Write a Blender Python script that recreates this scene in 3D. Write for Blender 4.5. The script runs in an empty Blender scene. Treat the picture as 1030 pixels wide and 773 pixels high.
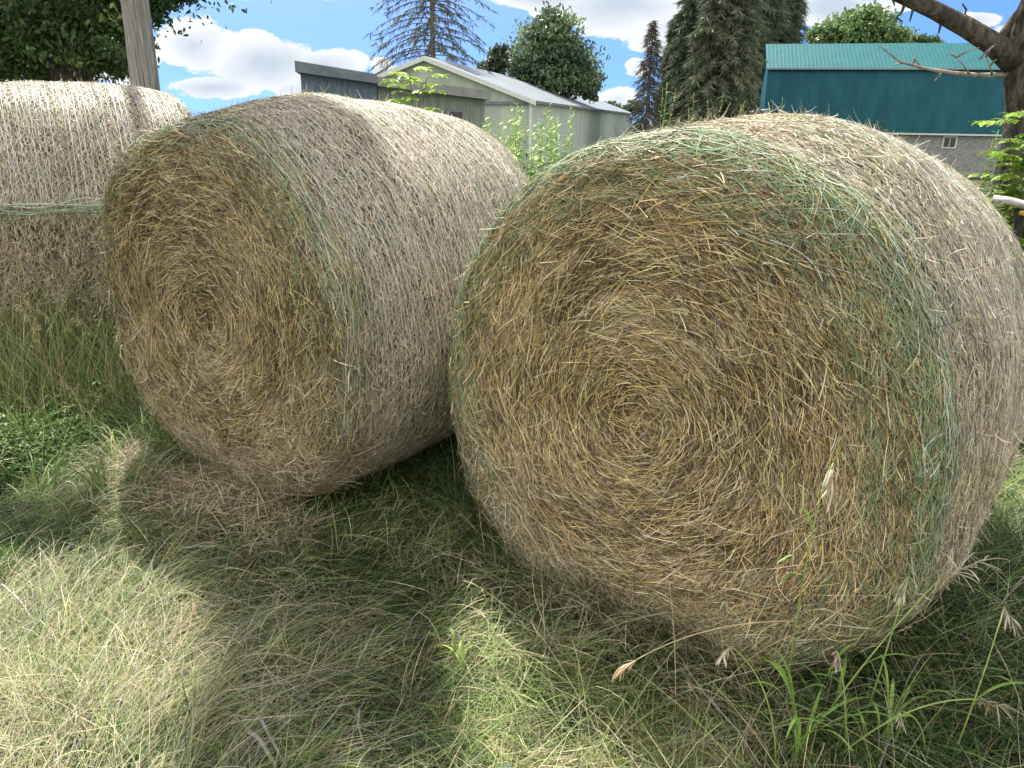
import bpy, math, random
import numpy as np
from mathutils import Matrix, Vector
rng = np.random.default_rng(7)
random.seed(7)
PI = math.pi
scene = bpy.context.scene
COL = scene.collection

# ------------------------------------------------------------------ camera
CAM_H, PITCH, ROLL, FPX, IW, IH = 1.503, 0.3351, 0.0162, 760.0, 1030.0, 773.0
cam_d = bpy.data.cameras.new('camera')
cam = bpy.data.objects.new('camera', cam_d)
COL.objects.link(cam)
cam.matrix_world = Matrix.Translation((0, 0, CAM_H)) @ Matrix.Rotation(PI/2-PITCH, 4, 'X') @ Matrix.Rotation(ROLL, 4, 'Z')
cam_d.sensor_width = 36
cam_d.lens = 36*FPX/IW
cam_d.clip_start = 0.05
cam_d.clip_end = 6000
scene.camera = cam

def ray(px, py):
    a = px-IW/2; b = py-IH/2
    cr, sr = math.cos(-ROLL), math.sin(-ROLL)
    x = (cr*a-sr*b)/FPX; u = -(sr*a+cr*b)/FPX
    c, s = math.cos(PITCH), math.sin(PITCH)
    return np.array([x, c+u*s, -s+u*c])
def at(px, py, Y):
    d = ray(px, py); t = Y/d[1]
    return np.array([0, 0, CAM_H])+d*t
def gnd(px, py, z=0.0):
    d = ray(px, py); t = (z-CAM_H)/d[2]
    return np.array([0, 0, CAM_H])+d*t

SUN_AZ, SUN_EL = math.radians(-20), math.radians(56)      # azimuth from +Y towards +X
# ------------------------------------------------------------------ object helpers
def tag(o, label=None, cat=None, group=None, kind=None):
    if label: o['label'] = label
    if cat: o['category'] = cat
    if group: o['group'] = group
    if kind: o['kind'] = kind
    return o
def empty(name, loc=(0, 0, 0), rz=0.0):
    o = bpy.data.objects.new(name, None)
    o.empty_display_size = .2
    COL.objects.link(o); o.location = [float(v) for v in loc]; o.rotation_euler = (0, 0, rz)
    return o
def link_mesh(name, me, mat, parent=None):
    if mat: me.materials.append(mat)
    o = bpy.data.objects.new(name, me); COL.objects.link(o)
    if parent is not None: o.parent = parent
    return o
def mesh_np(name, verts, quads, cols=None, smooth=True):
    me = bpy.data.meshes.new(name)
    verts = np.ascontiguousarray(verts, dtype=np.float32).reshape(-1, 3)
    quads = np.ascontiguousarray(quads, dtype=np.int32)
    n, k = quads.shape
    me.vertices.add(len(verts)); me.vertices.foreach_set('co', verts.ravel())
    me.loops.add(n*k); me.loops.foreach_set('vertex_index', quads.ravel())
    me.polygons.add(n); me.polygons.foreach_set('loop_start', np.arange(0, n*k, k, dtype=np.int32))
    me.polygons.foreach_set('loop_total', np.full(n, k, dtype=np.int32))
    if smooth: me.polygons.foreach_set('use_smooth', np.ones(n, dtype=bool))
    me.update(calc_edges=True)
    if cols is not None:
        a = me.color_attributes.new('tint', 'FLOAT_COLOR', 'POINT')
        c = np.ones((len(verts), 4), dtype=np.float32); c[:, :3] = cols
        a.data.foreach_set('color', c.ravel())
    return me
def unit(v): return v/np.maximum(np.linalg.norm(v, axis=-1, keepdims=True), 1e-9)
def strip_mesh(name, P, Wd, side, col):
    """flat tapering strips: P (N,S,3), Wd (N,S), side (N,S,3) or (N,1,3), col (N,3)"""
    N, S, _ = P.shape
    side = unit(side)
    A = P-side*Wd[..., None]*.5; B = P+side*Wd[..., None]*.5
    V = np.stack([A, B], axis=2).reshape(-1, 3)
    base = (np.arange(N)[:, None]*S+np.arange(S-1)[None, :])*2
    q = np.stack([base, base+1, base+3, base+2], axis=-1).reshape(-1, 4)
    c = np.repeat(col, S*2, axis=0) if col.ndim == 2 else np.repeat(col.reshape(-1, 3), 2, axis=0)
    return mesh_np(name, V, q, c)
def curve(p0, p1, p2, n=14):
    t = np.linspace(0, 1, n)[:, None]; p0, p1, p2 = map(np.asarray, (p0, p1, p2))
    return (1-t)**2*p0+2*t*(1-t)*p1+t**2*p2
class MB:
    """collects boxes, tubes and quads for one mesh"""
    def __init__(s): s.v = []; s.f = []
    def add(s, v, f):
        b = len(s.v); s.v += [tuple(float(q) for q in p) for p in v]; s.f += [tuple(i+b for i in g) for g in f]; return s
    def box(s, c, d, M=None):
        cx, cy, cz = c; x, y, z = d[0]/2, d[1]/2, d[2]/2
        v = [(cx+i*x, cy+j*y, cz+k*z) for i in (-1, 1) for j in (-1, 1) for k in (-1, 1)]
        if M is not None: v = [tuple(M @ Vector(p)) for p in v]
        return s.add(v, [(0, 1, 3, 2), (4, 6, 7, 5), (0, 4, 5, 1), (2, 3, 7, 6), (0, 2, 6, 4), (1, 5, 7, 3)])
    def tube(s, pts, rad, n=8, jit=0.0):
        pts = [Vector([float(q) for q in p]) for p in pts]; rings = []
        up = Vector((.13, .31, 1)).normalized()
        for i, p in enumerate(pts):
            t = (pts[min(i+1, len(pts)-1)]-pts[max(i-1, 0)]).normalized()
            a = t.cross(up)
            if a.length < .1: a = t.cross(Vector((1, 0, 0)))
            a.normalize(); b = t.cross(a)
            r = rad[i] if hasattr(rad, '__len__') else rad
            rings.append([tuple(p+(a*math.cos(k*2*PI/n)+b*math.sin(k*2*PI/n))*r*(1+jit*(random.random()-.5))) for k in range(n)])
        v = [q for g in rings for q in g]; f = []
        for i in range(len(pts)-1):
            for k in range(n):
                k2 = (k+1) % n
                f.append((i*n+k, i*n+k2, (i+1)*n+k2, (i+1)*n+k))
        f.append(tuple(range(n-1, -1, -1))); m = (len(pts)-1)*n; f.append(tuple(m+k for k in range(n)))
        return s.add(v, f)
    def build(s, name, mat, parent=None, smooth=False):
        me = bpy.data.meshes.new(name); me.from_pydata(s.v, [], s.f)
        if smooth: me.polygons.foreach_set('use_smooth', [True]*len(me.polygons))
        me.update(); return link_mesh(name, me, mat, parent)

# ------------------------------------------------------------------ materials
def new_mat(name):
    m = bpy.data.materials.new(name); m.use_nodes = True
    nt = m.node_tree; nt.nodes.clear()
    out = nt.nodes.new('ShaderNodeOutputMaterial')
    return m, nt, out
def N(nt, t, **kw):
    n = nt.nodes.new(t)
    for k, v in kw.items():
        if k in n.inputs.keys() if isinstance(k, str) else False: n.inputs[k].default_value = v
        else: setattr(n, k, v)
    return n
def strand_mat(name, rough=.55, trans=0.0, spec=.3, gain=1.0):
    m, nt, out = new_mat(name)
    a = nt.nodes.new('ShaderNodeAttribute'); a.attribute_name = 'tint'
    nz = nt.nodes.new('ShaderNodeTexNoise'); nz.inputs['Scale'].default_value = 60; nz.inputs['Detail'].default_value = 2
    tc = nt.nodes.new('ShaderNodeTexCoord'); nt.links.new(tc.outputs['Object'], nz.inputs['Vector'])
    mr = nt.nodes.new('ShaderNodeMapRange'); mr.inputs[1].default_value = .3; mr.inputs[2].default_value = .7
    mr.inputs[3].default_value = .8*gain; mr.inputs[4].default_value = 1.2*gain
    nt.links.new(nz.outputs['Fac'], mr.inputs[0])
    vm = nt.nodes.new('ShaderNodeVectorMath'); vm.operation = 'SCALE'
    nt.links.new(a.outputs['Color'], vm.inputs[0]); nt.links.new(mr.outputs[0], vm.inputs['Scale'])
    p = nt.nodes.new('ShaderNodeBsdfPrincipled'); p.inputs['Roughness'].default_value = rough
    p.inputs['Specular IOR Level'].default_value = spec
    nt.links.new(vm.outputs[0], p.inputs['Base Color'])
    if trans > 0:
        t = nt.nodes.new('ShaderNodeBsdfTranslucent'); nt.links.new(vm.outputs[0], t.inputs['Color'])
        mx = nt.nodes.new('ShaderNodeMixShader'); mx.inputs[0].default_value = trans
        nt.links.new(p.outputs[0], mx.inputs[1]); nt.links.new(t.outputs[0], mx.inputs[2]); nt.links.new(mx.outputs[0], out.inputs[0])
    else: nt.links.new(p.outputs[0], out.inputs[0])
    return m
def noise_mat(name, c1, c2, scale=4.0, stretch=(1, 1, 1), rough=.8, bump=0.0, bump_scale=None, detail=6, spec=.3, metallic=0.0, c3=None, coat=0):
    m, nt, out = new_mat(name)
    tc = nt.nodes.new('ShaderNodeTexCoord'); mp = nt.nodes.new('ShaderNodeMapping'); mp.inputs['Scale'].default_value = stretch
    nt.links.new(tc.outputs['Object'], mp.inputs[0])
    nz = nt.nodes.new('ShaderNodeTexNoise'); nz.inputs['Scale'].default_value = scale; nz.inputs['Detail'].default_value = detail
    nt.links.new(mp.outputs[0], nz.inputs['Vector'])
    cr = nt.nodes.new('ShaderNodeValToRGB'); e = cr.color_ramp.elements
    e[0].position = .33; e[0].color = (*c1, 1); e[1].position = .67; e[1].color = (*c2, 1)
    if c3: q = e.new(.5); q.color = (*c3, 1)
    nt.links.new(nz.outputs['Fac'], cr.inputs[0])
    p = nt.nodes.new('ShaderNodeBsdfPrincipled'); p.inputs['Roughness'].default_value = rough
    p.inputs['Specular IOR Level'].default_value = spec; p.inputs['Metallic'].default_value = metallic
    nt.links.new(cr.outputs[0], p.inputs['Base Color'])
    if bump:
        n2 = nt.nodes.new('ShaderNodeTexNoise'); n2.inputs['Scale'].default_value = bump_scale or scale*3; n2.inputs['Detail'].default_value = 5
        nt.links.new(mp.outputs[0], n2.inputs['Vector'])
        b = nt.nodes.new('ShaderNodeBump'); b.inputs['Strength'].default_value = bump; b.inputs['Distance'].default_value = .05
        nt.links.new(n2.outputs['Fac'], b.inputs['Height']); nt.links.new(b.outputs[0], p.inputs['Normal'])
    nt.links.new(p.outputs[0], out.inputs[0])
    return m
M_STRAW = strand_mat('straw_strands', .5, 0.0, .35)
M_GRASS = strand_mat('grass_blades', .5, .26, .3, .86)
M_LEAF = strand_mat('leaves', .45, .35, .35)
M_NEEDLE = strand_mat('needles', .7, .15, .1)
M_CORE = noise_mat('packed_hay', (.05, .036, .018), (.17, .125, .06), 14, rough=.9, bump=.8, bump_scale=60)
M_NETW = noise_mat('white_net', (.55, .58, .56), (.72, .74, .70), 9, rough=.5)
M_NETG = noise_mat('green_net', (.16, .34, .20), (.30, .48, .32), 9, rough=.5)
M_SOIL = noise_mat('soil_and_thatch', (.03, .035, .014), (.10, .10, .045), 9, rough=.95, bump=.6, bump_scale=40, c3=(.06, .07, .026))
M_POLE = noise_mat('weathered_pole', (.22, .215, .21), (.58, .57, .55), 4, (18, 18, .5), .85, 1.0, 9, c3=(.44, .425, .40))
M_BARK = noise_mat('rough_bark', (.028, .024, .02), (.15, .13, .11), 9, (2.2, 2.2, .7), .9, 1.0, 14, c3=(.075, .064, .054))
M_DEAD = noise_mat('dead_wood', (.20, .18, .16), (.42, .39, .36), 14, rough=.85, bump=.5)
M_SAPBARK = noise_mat('young_bark', (.10, .085, .06), (.19, .16, .11), 14, rough=.85, bump=.3)
M_STEM = noise_mat('green_stem', (.22, .33, .08), (.40, .48, .15), 20, rough=.5)
M_DRYSTEM = noise_mat('dry_stem', (.34, .27, .14), (.55, .46, .28), 20, rough=.6)

# ------------------------------------------------------------------ smooth noise
class SN:
    def __init__(s, seed, scale, n=24):
        r = np.random.default_rng(seed)
        s.k = unit(r.normal(size=(n, 3)))*(scale*r.uniform(.5, 1.8, size=(n, 1))); s.p = r.uniform(0, 2*PI, n)
        s.n = n
    def __call__(s, P):
        P = np.asarray(P, float)
        return np.sin(P @ s.k.T+s.p).sum(-1)/math.sqrt(s.n/2)
def pal(names, w, n, r=rng, jit=.16):
    C = np.array(names, float); w = np.asarray(w, float)
    if w.ndim == 1: idx = r.choice(len(C), size=n, p=w/w.sum())
    else:
        cw = np.cumsum(w/w.sum(1, keepdims=True), 1); idx = (r.random((n, 1)) > cw).sum(1).clip(0, len(C)-1)
    c = C[idx]
    return c*(1+jit*r.normal(size=(n, 1))).clip(.4, 1.7)*(1+.05*r.normal(size=(n, 3)))

# ------------------------------------------------------------------ round bales
GOLD = (.52, .40, .16); TAN = (.45, .365, .21); PALE = (.68, .59, .39); BROWN = (.16, .115, .06); DARK = (.085, .06, .035)
GREY = (.44, .375, .28); GRN = (.20, .25, .10); GRNET = (.25, .35, .20); WHNET = (.66, .69, .65); BLEACH = (.66, .59, .475); RUST = (.36, .23, .11)
RF, RC = .655, .11      # flat face radius, shoulder rounding
def make_bale(loc, yaw, zc, L, seed, cfg):
    r = np.random.default_rng(seed)
    R0 = RF+RC
    n1, n2, n3 = SN(seed, 5), SN(seed+1, 14), SN(seed+2, 40)
    arc = RC*PI/2; S1 = RF+arc; Lb = L-2*RC; S2 = S1+Lb
    def surf(s, th, h):
        """s: distance along the profile from the face centre, th: angle, h: height over the surface"""
        s = np.asarray(s, float)
        a = ((s-RF)/RC).clip(0, PI/2)
        a2 = ((s-S2)/RC).clip(0, PI/2)
        rr = np.where(s < RF, s, np.where(s < S1, RF+RC*np.sin(a), R0+.042*np.sin(PI*((s-S1)/Lb).clip(0, 1))))
        yy = np.where(s < RF, 0, np.where(s < S1, RC*(1-np.cos(a)), RC+(s-S1)))
        rr = np.where(s > S2, RF+RC*np.cos(a2), rr); yy = np.where(s > S2, RC+Lb+RC*np.sin(a2), yy)
        rr = np.where(s > S2+arc, (RF-(s-S2-arc)).clip(0.001, 9), rr); yy = np.where(s > S2+arc, L, yy)
        nr = np.where(s < RF, 0, np.where(s < S1, np.sin(a), np.where(s < S2, 1, np.cos(a2)))); nr = np.where(s > S2+arc, 0, nr)
        ny = np.where(s < RF, -1, np.where(s < S1, -np.cos(a), np.where(s < S2, 0, np.sin(a2)))); ny = np.where(s > S2+arc, 1, ny)
        ct, st = np.cos(th), np.sin(th)
        P0 = np.stack([rr*ct, yy, rr*st], -1)
        d = .013*n1(P0)+.005*n2(P0)
        # ring shaped ridges of the wound swaths and a sunken heart on the end faces
        onf = (s < RF) | (s > S2+arc)
        swirl = rr+.018*np.sin(th*1.0+seed)+.012*n1(P0)
        ring = (.004*np.sin(swirl*46+seed+1.2*n1(P0))+.003*np.sin(swirl*91+1.3*seed))*(.6+.5*n2(P0))
        ctr = -.035*np.exp(-((rr-.0)/.075)**2)-.03*np.exp(-((rr-.0)/.30)**2)
        d = d+np.where(onf, ring*(rr > .05)+ctr+.006*n3(P0*.6), 0)
        hh = h+d
        # belly sags a little where it rests on the ground
        x = (rr+nr*hh)*ct; y = yy+ny*hh; z = (rr+nr*hh)*st
        z = np.where(z < -zc+.11, -zc+.11+(z+zc-.11)*.4, z)
        wd = 1+cfg.get('sag', .035)*np.exp(-((z+.42)/.32)**2)*np.where(x > 0, 1.5, .4)*np.minimum(1, np.abs(x)*5)
        z = np.where(z > 0, z*cfg.get('squash', .97), z)
        Nn = np.stack([nr*ct, ny, nr*st], -1)
        return np.stack([x*wd, y, z+zc], -1), Nn, P0
    root = empty('round_hay_bale', loc, -yaw)
    tag(root, cfg['label'], 'hay bale', 'round hay bales in a row')
    # core
    ss = np.concatenate([np.linspace(.002, RF, 34), np.linspace(RF, S1, 8)[1:], np.linspace(S1, S2, 30)[1:], np.linspace(S2, S2+arc, 8)[1:], np.linspace(S2+arc, S2+arc+RF-.003, 18)[1:]])
    nt_ = 160; th = np.linspace(0, 2*PI, nt_, endpoint=False)
    SS, TT = np.meshgrid(ss, th, indexing='ij')
    P, _, _ = surf(SS, TT, -.012)
    m = len(ss); i = np.arange(m-1)[:, None]*nt_; k = np.arange(nt_)[None, :]; k2 = (k+1) % nt_
    q = np.stack([i+k, i+k2, i+nt_+k2, i+nt_+k], -1).reshape(-1, 4)
    link_mesh('bale_core', mesh_np('bale_core', P.reshape(-1, 3), q), M_CORE, root)

    def strands(name, n, s, th, ang, ln, wd, hmin, hmax, col, S=5, lift=.12, wob=.08, parent=root, taper=.45, mat=M_STRAW):
        t = np.linspace(-.5, .5, S)[None, :]
        # direction: ang measured from the tangent; drift in angle along the strand
        cur = wob*r.normal(size=(n, 1))
        A = ang[:, None]+cur*t*2
        dt = np.cos(A)*ln[:, None]*t; ds = np.sin(A)*ln[:, None]*t
        s_ = np.abs(s[:, None]+ds); rr = np.where(s_ < RF, s_.clip(.035, None), np.minimum(R0, s_.clip(.035, None)))
        rr = np.where(s_ > S2+arc, (RF-(s_-S2-arc)).clip(.05, 9), rr)
        th_ = th[:, None]+dt/rr
        h = hmin+(hmax-hmin)*r.random((n, 1))**1.6+np.zeros_like(t)
        up = (r.random((n, 1)) < lift)*r.exponential(.014, (n, 1)).clip(0, .05)
        sgn = np.where(r.random((n, 1)) < .5, 1, -1)
        h = h+up*((t*sgn+.5)**2)+.0014*r.normal(size=(n, S))
        P, Nn, _ = surf(s_, th_, h)
        T = np.gradient(P, axis=1)
        sd = unit(np.cross(T, Nn)); tw = r.normal(0, .7, (n, 1, 1))
        side = sd*np.cos(tw)+Nn*np.sin(tw)
        w = wd[:, None]*(1-taper*(np.abs(t)*2)**2)
        return link_mesh(name, strip_mesh(name, P, w, side, col), mat, parent)
    # ---- front face
    def face(nf, sgn, name, nm):
        s = RF*1.08*np.sqrt(r.random(nf)); th = r.uniform(0, 2*PI, nf)
        if sgn < 0: s = S2+arc+RF-s*.98
        rad = s if sgn > 0 else S2+arc+RF-s
        Q = np.stack([rad*np.cos(th), th*0, rad*np.sin(th)], -1)
        g1, g2, g3 = SN(seed+5, 6), SN(seed+6, 16), SN(seed+7, 9)
        sw = rad+.02*np.sin(th+seed)
        band = .25*np.sin(sw*46+seed+1.2*g1(Q))+.25*np.sin(sw*23+2*seed+g1(Q))+.85*g2(Q)
        big = g1(Q)
        ctr = np.exp(-(rad/.09)**2)
        ang = cfg.get('skew', -.10)+.10*g3(Q)+r.normal(0, .30, nf)+(r.random(nf) < .16)*r.normal(0, .9, nf)+ctr*r.normal(0, 1.5, nf)
        ln = (r.uniform(.025, .085, nf)+(r.random(nf) < .12)*r.uniform(.03, .10, nf))*np.where(rad < .15, .7, 1)
        wd = r.uniform(.0009, .0025, nf)
        w = np.stack([.9+.55*big.clip(-1, 1)+.0*rad, .9-.3*big.clip(-1, 1), .34+.12*band.clip(-1, 2), 1.05-.40*band.clip(-1.6, 1.4), .62-.32*band.clip(-1.5, 1.2), cfg['grey'](Q), .10+0*rad], -1).clip(.02, 9)
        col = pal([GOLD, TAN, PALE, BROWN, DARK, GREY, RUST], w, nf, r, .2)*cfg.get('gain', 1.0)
        return strands(name, nf, s, th, ang, ln, wd, -.008, .014, col, S=5, lift=.09)
    face(cfg['nf'], 1, 'front_face', None)
    # straight clean straws in a brighter yellow
    n5 = cfg['nf']//26; s = RF*1.0*np.sqrt(r.random(n5)); th = r.uniform(0, 2*PI, n5)
    if n5 > 900: strands('bright_straw', n5, s, th, cfg.get('skew', -.1)+r.normal(0, .5, n5), r.uniform(.03, .12, n5), r.uniform(.0014, .0026, n5), .006, .018, pal([(.70, .56, .26), (.72, .64, .42), (.56, .42, .17)], [1, 1, .7], n5, r, .12)*cfg.get('gain', 1.0), S=4, lift=.2, wob=.04, taper=.2)
    # shaggy skirt of loose stems hanging at the lower rim
    n6 = cfg.get('skirt', 0)
    if n6:
        s = r.uniform(RF*.8, S1+.10, n6); th = -PI/2+r.normal(0, .62, n6).clip(-1.3, 1.3)
        strands('loose_skirt', n6, s, th, r.normal(0, 1.1, n6), r.uniform(.05, .17, n6), r.uniform(.0010, .0022, n6), .002, .030, pal([TAN, GREY, PALE, BROWN], [1, 1.1, .7, .5], n6, r, .2), S=6, lift=.45, wob=.5)
    # broken chaff and leaf bits lodged between the stems
    nc = cfg['nf']//2; s = RF*1.1*np.sqrt(r.random(nc)); th = r.uniform(0, 2*PI, nc)
    strands('chaff', nc, s, th, r.normal(0, 1.0, nc), r.uniform(.006, .03, nc), r.uniform(.0009, .0034, nc), -.008, .010, pal([GOLD, TAN, PALE, BROWN, DARK, GREY, (.20, .19, .10)], [.5, .9, .7, .9, .6, .8, .3], nc, r, .25)*cfg.get('gain', 1.0), S=3, lift=.06)
    if cfg.get('nb'): face(cfg['nb'], -1, 'back_face', None)
    # ---- shoulder with loose straw and the green net edge gathered over the rim
    ns = cfg['nshould']
    s = r.uniform(RF*.89, S1+.03, ns); th = r.uniform(0, 2*PI, ns)
    ang = r.normal(0, .28, ns)+(r.random(ns) < .25)*r.normal(0, .8, ns)
    col = pal([GOLD, TAN, PALE, BROWN, GREY, GRN, DARK, (.33, .36, .22)], [.35, .8, .4, .8, .9, cfg['green'], .55, cfg['green']*.8], ns, r, .2)
    strands('shoulder_straw', ns, s, th, ang, r.uniform(.04, .14, ns), r.uniform(.0012, .0032, ns), -.004, .011, col, S=5, lift=.08)
    ng = cfg['ngreen']
    s = (RF*.90+np.abs(r.normal(0, .5, ng)).clip(0, 1.3)*(S1-RF*.90)); 
    s = np.where(r.random(ng) < .5, r.uniform(RF*.93, S1+.01, ng), s)
    th = r.uniform(0, 2*PI, ng)
    ang = np.where(r.random(ng) < .5, 1, -1)*r.uniform(.05, .7, ng)
    col = pal([GRNET, (.33, .46, .29), (.14, .24, .11), WHNET], [1, .5, .9, .16], ng, r, .12)
    strands('net_edge', ng, s, th, ang, r.uniform(.06, .24, ng), r.uniform(.0008, .0016, ng), .006, .019, col, S=7, lift=.05, wob=.35, taper=0)
    # ---- rolled side: bleached straw pressed under the net
    nsd = cfg['nside']
    s = r.uniform(S1-.05, S2+.06, nsd); th = r.uniform(cfg.get('tmin', -1.1), cfg.get('tmax', PI+.9), nsd)
    Q = np.stack([R0*np.cos(th), s, R0*np.sin(th)], -1)
    g = SN(seed+9, 7)(Q); g2 = SN(seed+10, 26)(Q)
    ang = r.normal(0, .42, nsd)+(r.random(nsd) < .22)*r.normal(0, .9, nsd)
    z = .15*g+.12*g2
    w = np.stack([1.3+z, .35-z, .6+z*0, .14-.4*z, .9+0*z, cfg['green']*(.5+.8*(g.clip(-1, 1)))+.05, .08-.2*z, .05+.05*g], -1).clip(.02, 9)
    col = pal([BLEACH, TAN, GREY, BROWN, PALE, GRN, DARK, RUST], w, nsd, r, .18)
    strands('side_straw', nsd, s, th, ang, r.uniform(.015, .07, nsd), r.uniform(.0009, .0024, nsd), -.006, .009, col, S=4, lift=.05, wob=.3)
    # ---- net wrap: long chains round the bale with zigzag cross threads
    netlo = cfg.get('netlo', -1.5); nethi = PI+(1.5 if not cfg.get('tail') else 1.0)
    K = int(110*(nethi-netlo)/4)
    Ps, Ws, Cs, Sd = [], [], [], []
    for layer in range(cfg.get('layers', 2)):
        ys = np.arange(RF-.005 if layer == 0 else RF+.05, S2+.05, cfg.get('pitch', .026))+r.uniform(0, .02)
        ys = ys+.25*.026*r.normal(size=len(ys))
        tt = np.linspace(netlo, nethi, K)
        drift = .05*math.sin(seed+layer*2)
        wv = SN(seed+20+layer, 3)
        def net_pos(y0):
            y = y0[:, None]+drift*(tt[None, :]-1.5)+.006*wv(np.stack([np.cos(tt)[None]*R0+0*y0[:, None], y0[:, None]+0*tt[None], np.sin(tt)[None]*R0+0*y0[:, None]], -1))
            ragged = .0
            return y
        Y = net_pos(ys)
        pts, Nn, _ = surf(Y, tt[None, :]+0*Y, .007+.003*layer+.0015*r.normal(size=Y.shape))
        edge = (ys < S1-.01) | (ys > S2-.03)
        for a in range(len(ys)):
            c = np.array(GRNET if edge[a] or r.random() < .05 else WHNET)*(1+.1*r.normal())
            if r.random() < .12: continue
            Ps.append(pts[a]); Ws.append(np.full(K, cfg.get('nw', .0017)*r.uniform(.7, 1.15))); Cs.append(c); Sd.append(np.cross(np.gradient(pts[a], axis=0), Nn[a]))
        # zigzags
        sub = 4
        for a in range(len(ys)-1):
            kk = np.arange(K*1)
            yz = np.where(kk % 2 == 0, Y[a][kk], Y[a+1][kk])
            p, nn, _ = surf(yz, tt[kk], .008+.003*layer+.001*r.normal(size=K))
            c = np.array(GRNET if (edge[a] or r.random() < .06) else WHNET)*.96
            Ps.append(p); Ws.append(np.full(K, cfg.get('nw', .0017)*.62)); Cs.append(c); Sd.append(np.cross(np.gradient(p, axis=0), nn))
    me = strip_mesh('net_wrap', np.array(Ps), np.array(Ws), np.array(Sd), np.array(Cs))
    net = link_mesh('net_wrap', me, M_STRAW, root)
    # thick gathered cord along the shoulder
    mb_P = []; mb_S = []; W_ = []
    for j in range(cfg.get('cords', 7)):
        tt = np.linspace(-.9, PI+.9, 150)
        s0 = S1-.06+.022*j*r.uniform(.4, 1.4)+.012*np.sin(tt*3+j*1.7)+.006*np.sin(tt*11+2*j)+.003*np.sin(tt*27+5*j)
        p, nn, _ = surf(s0, tt, .014+.002*r.normal(size=150)); mb_P.append(p); mb_S.append(np.cross(np.gradient(p, axis=0), nn)); W_.append(np.full(150, .0017))
    link_mesh('net_cord', strip_mesh('net_cord', np.array(mb_P), np.array(W_), np.array(mb_S), pal([(.6, .6, .54), (.45, .5, .42), GRNET], [1, .7, .3], len(mb_P), r, .08)), M_STRAW, root)
    if cfg.get('tail'):
        # loose end of the net: gathered green cords lying lengthwise along the bale, a little slack
        Pp, Sp, Wp = [], [], []
        for j in range(16):
            y = np.linspace(S1-.02, S2+.02, 90)
            tl = netlo+.02+.035*r.normal()+.05*np.sin(y*3+1)+.018*np.sin(y*9+j)+.02*np.sin(y*17+2*j)*r.random()
            p, nn, _ = surf(y, tl, .018+.004*r.normal(size=90)); Pp.append(p); Sp.append(np.cross(np.gradient(p, axis=0), nn)); Wp.append(np.full(90, r.uniform(.0016, .0032)))
        link_mesh('net_tail', strip_mesh('net_tail', np.array(Pp), np.array(Wp), np.array(Sp), pal([GRNET, (.36, .56, .44), WHNET], [1, 1, .6], 16, r, .1)), M_STRAW, root)
    return root

greyR = lambda Q: .22+1.5*np.exp(-(((Q[:, 0]+.33)/.22)**2+((Q[:, 2]+.45)/.22)**2))
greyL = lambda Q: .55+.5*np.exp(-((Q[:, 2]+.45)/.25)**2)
make_bale((.35, 1.984, -.045), .677, .752, 1.5, 11, dict(label='big round hay bale at the right front with golden face and green net rim', sag=.075, skirt=4500, squash=1.02, gain=1.0, nf=135000, nb=3000,
          nshould=30000, ngreen=3200, nside=165000, green=1.0, grey=greyR, skew=-.12))
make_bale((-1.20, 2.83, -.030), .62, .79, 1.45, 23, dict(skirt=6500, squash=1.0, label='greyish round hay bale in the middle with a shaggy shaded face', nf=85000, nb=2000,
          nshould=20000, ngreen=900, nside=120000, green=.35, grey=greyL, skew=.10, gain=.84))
make_bale((-3.34, 4.50, 0), .98, .91, 1.38, 37, dict(label='round hay bale at the left edge seen from its netted side, behind tall grass', nf=9000, nb=5000,
          nshould=8000, ngreen=1200, nside=70000, green=.4, grey=greyL, tail=True, squash=.955, netlo=.16, tmin=-1.4, tmax=PI+.3, nw=.0019, pitch=.030, layers=2))

# ------------------------------------------------------------------ ground
def gz(x, y):
    x = np.asarray(x, float); y = np.asarray(y, float)
    d = np.hypot(x, y)
    fall = -3.2*(1/(1+np.exp(-(d-34)/8)))
    near = .022*np.sin(x*2.3+.4)*np.cos(y*1.9)+.012*np.sin(x*5.1+y*3.3)
    return fall+near*np.exp(-(d/30)**2)+.11*np.exp(-(((x+2.8)/1.2)**2+((y-5.0)/1.1)**2)) \
        +.085*np.exp(-(((x+1.0)/.42)**2+((y-2.72)/.30)**2))+.06*np.exp(-(((x+.55)/.30)**2+((y-3.0)/.4)**2))+.06*np.exp(-(((x-.42)/.50)**2+((y-1.86)/.26)**2))+.07*np.exp(-(((x-1.1)/.30)**2+((y-1.9)/.4)**2))
def ground():
    rad = np.concatenate([np.linspace(.02, 8, 130), np.geomspace(8.2, 3500, 90)]); n = 200
    th = np.linspace(0, 2*PI, n, endpoint=False)
    Rr, T = np.meshgrid(rad, th, indexing='ij'); X = Rr*np.cos(T); Y = Rr*np.sin(T)+1.5
    P = np.stack([X, Y, gz(X, Y)], -1).reshape(-1, 3)
    i = np.arange(len(rad)-1)[:, None]*n; k = np.arange(n)[None]; k2 = (k+1) % n
    q = np.stack([i+k, i+n+k, i+n+k2, i+k2], -1).reshape(-1, 4)
    o = link_mesh('ground', mesh_np('ground', P, q), M_SOIL); tag(o, 'soil and thatch under the cut grass', 'ground', kind='structure')
ground()

# footprint of the bales on the ground
BALES = [(.36, 1.984, .677, 1.5), (-1.20, 2.83, .62, 1.45), (-3.34, 4.50, .98, 1.38)]
def inside(x, y, hw=.52, e0=.02):
    m = np.zeros(len(x), bool)
    for bx, by, w, L in BALES:
        dx, dy = x-bx, y-by
        a = dx*math.sin(w)+dy*math.cos(w); b = dx*math.cos(w)-dy*math.sin(w)
        m |= (a > e0) & (a < L-e0) & (np.abs(b) < hw)
    return m

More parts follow.
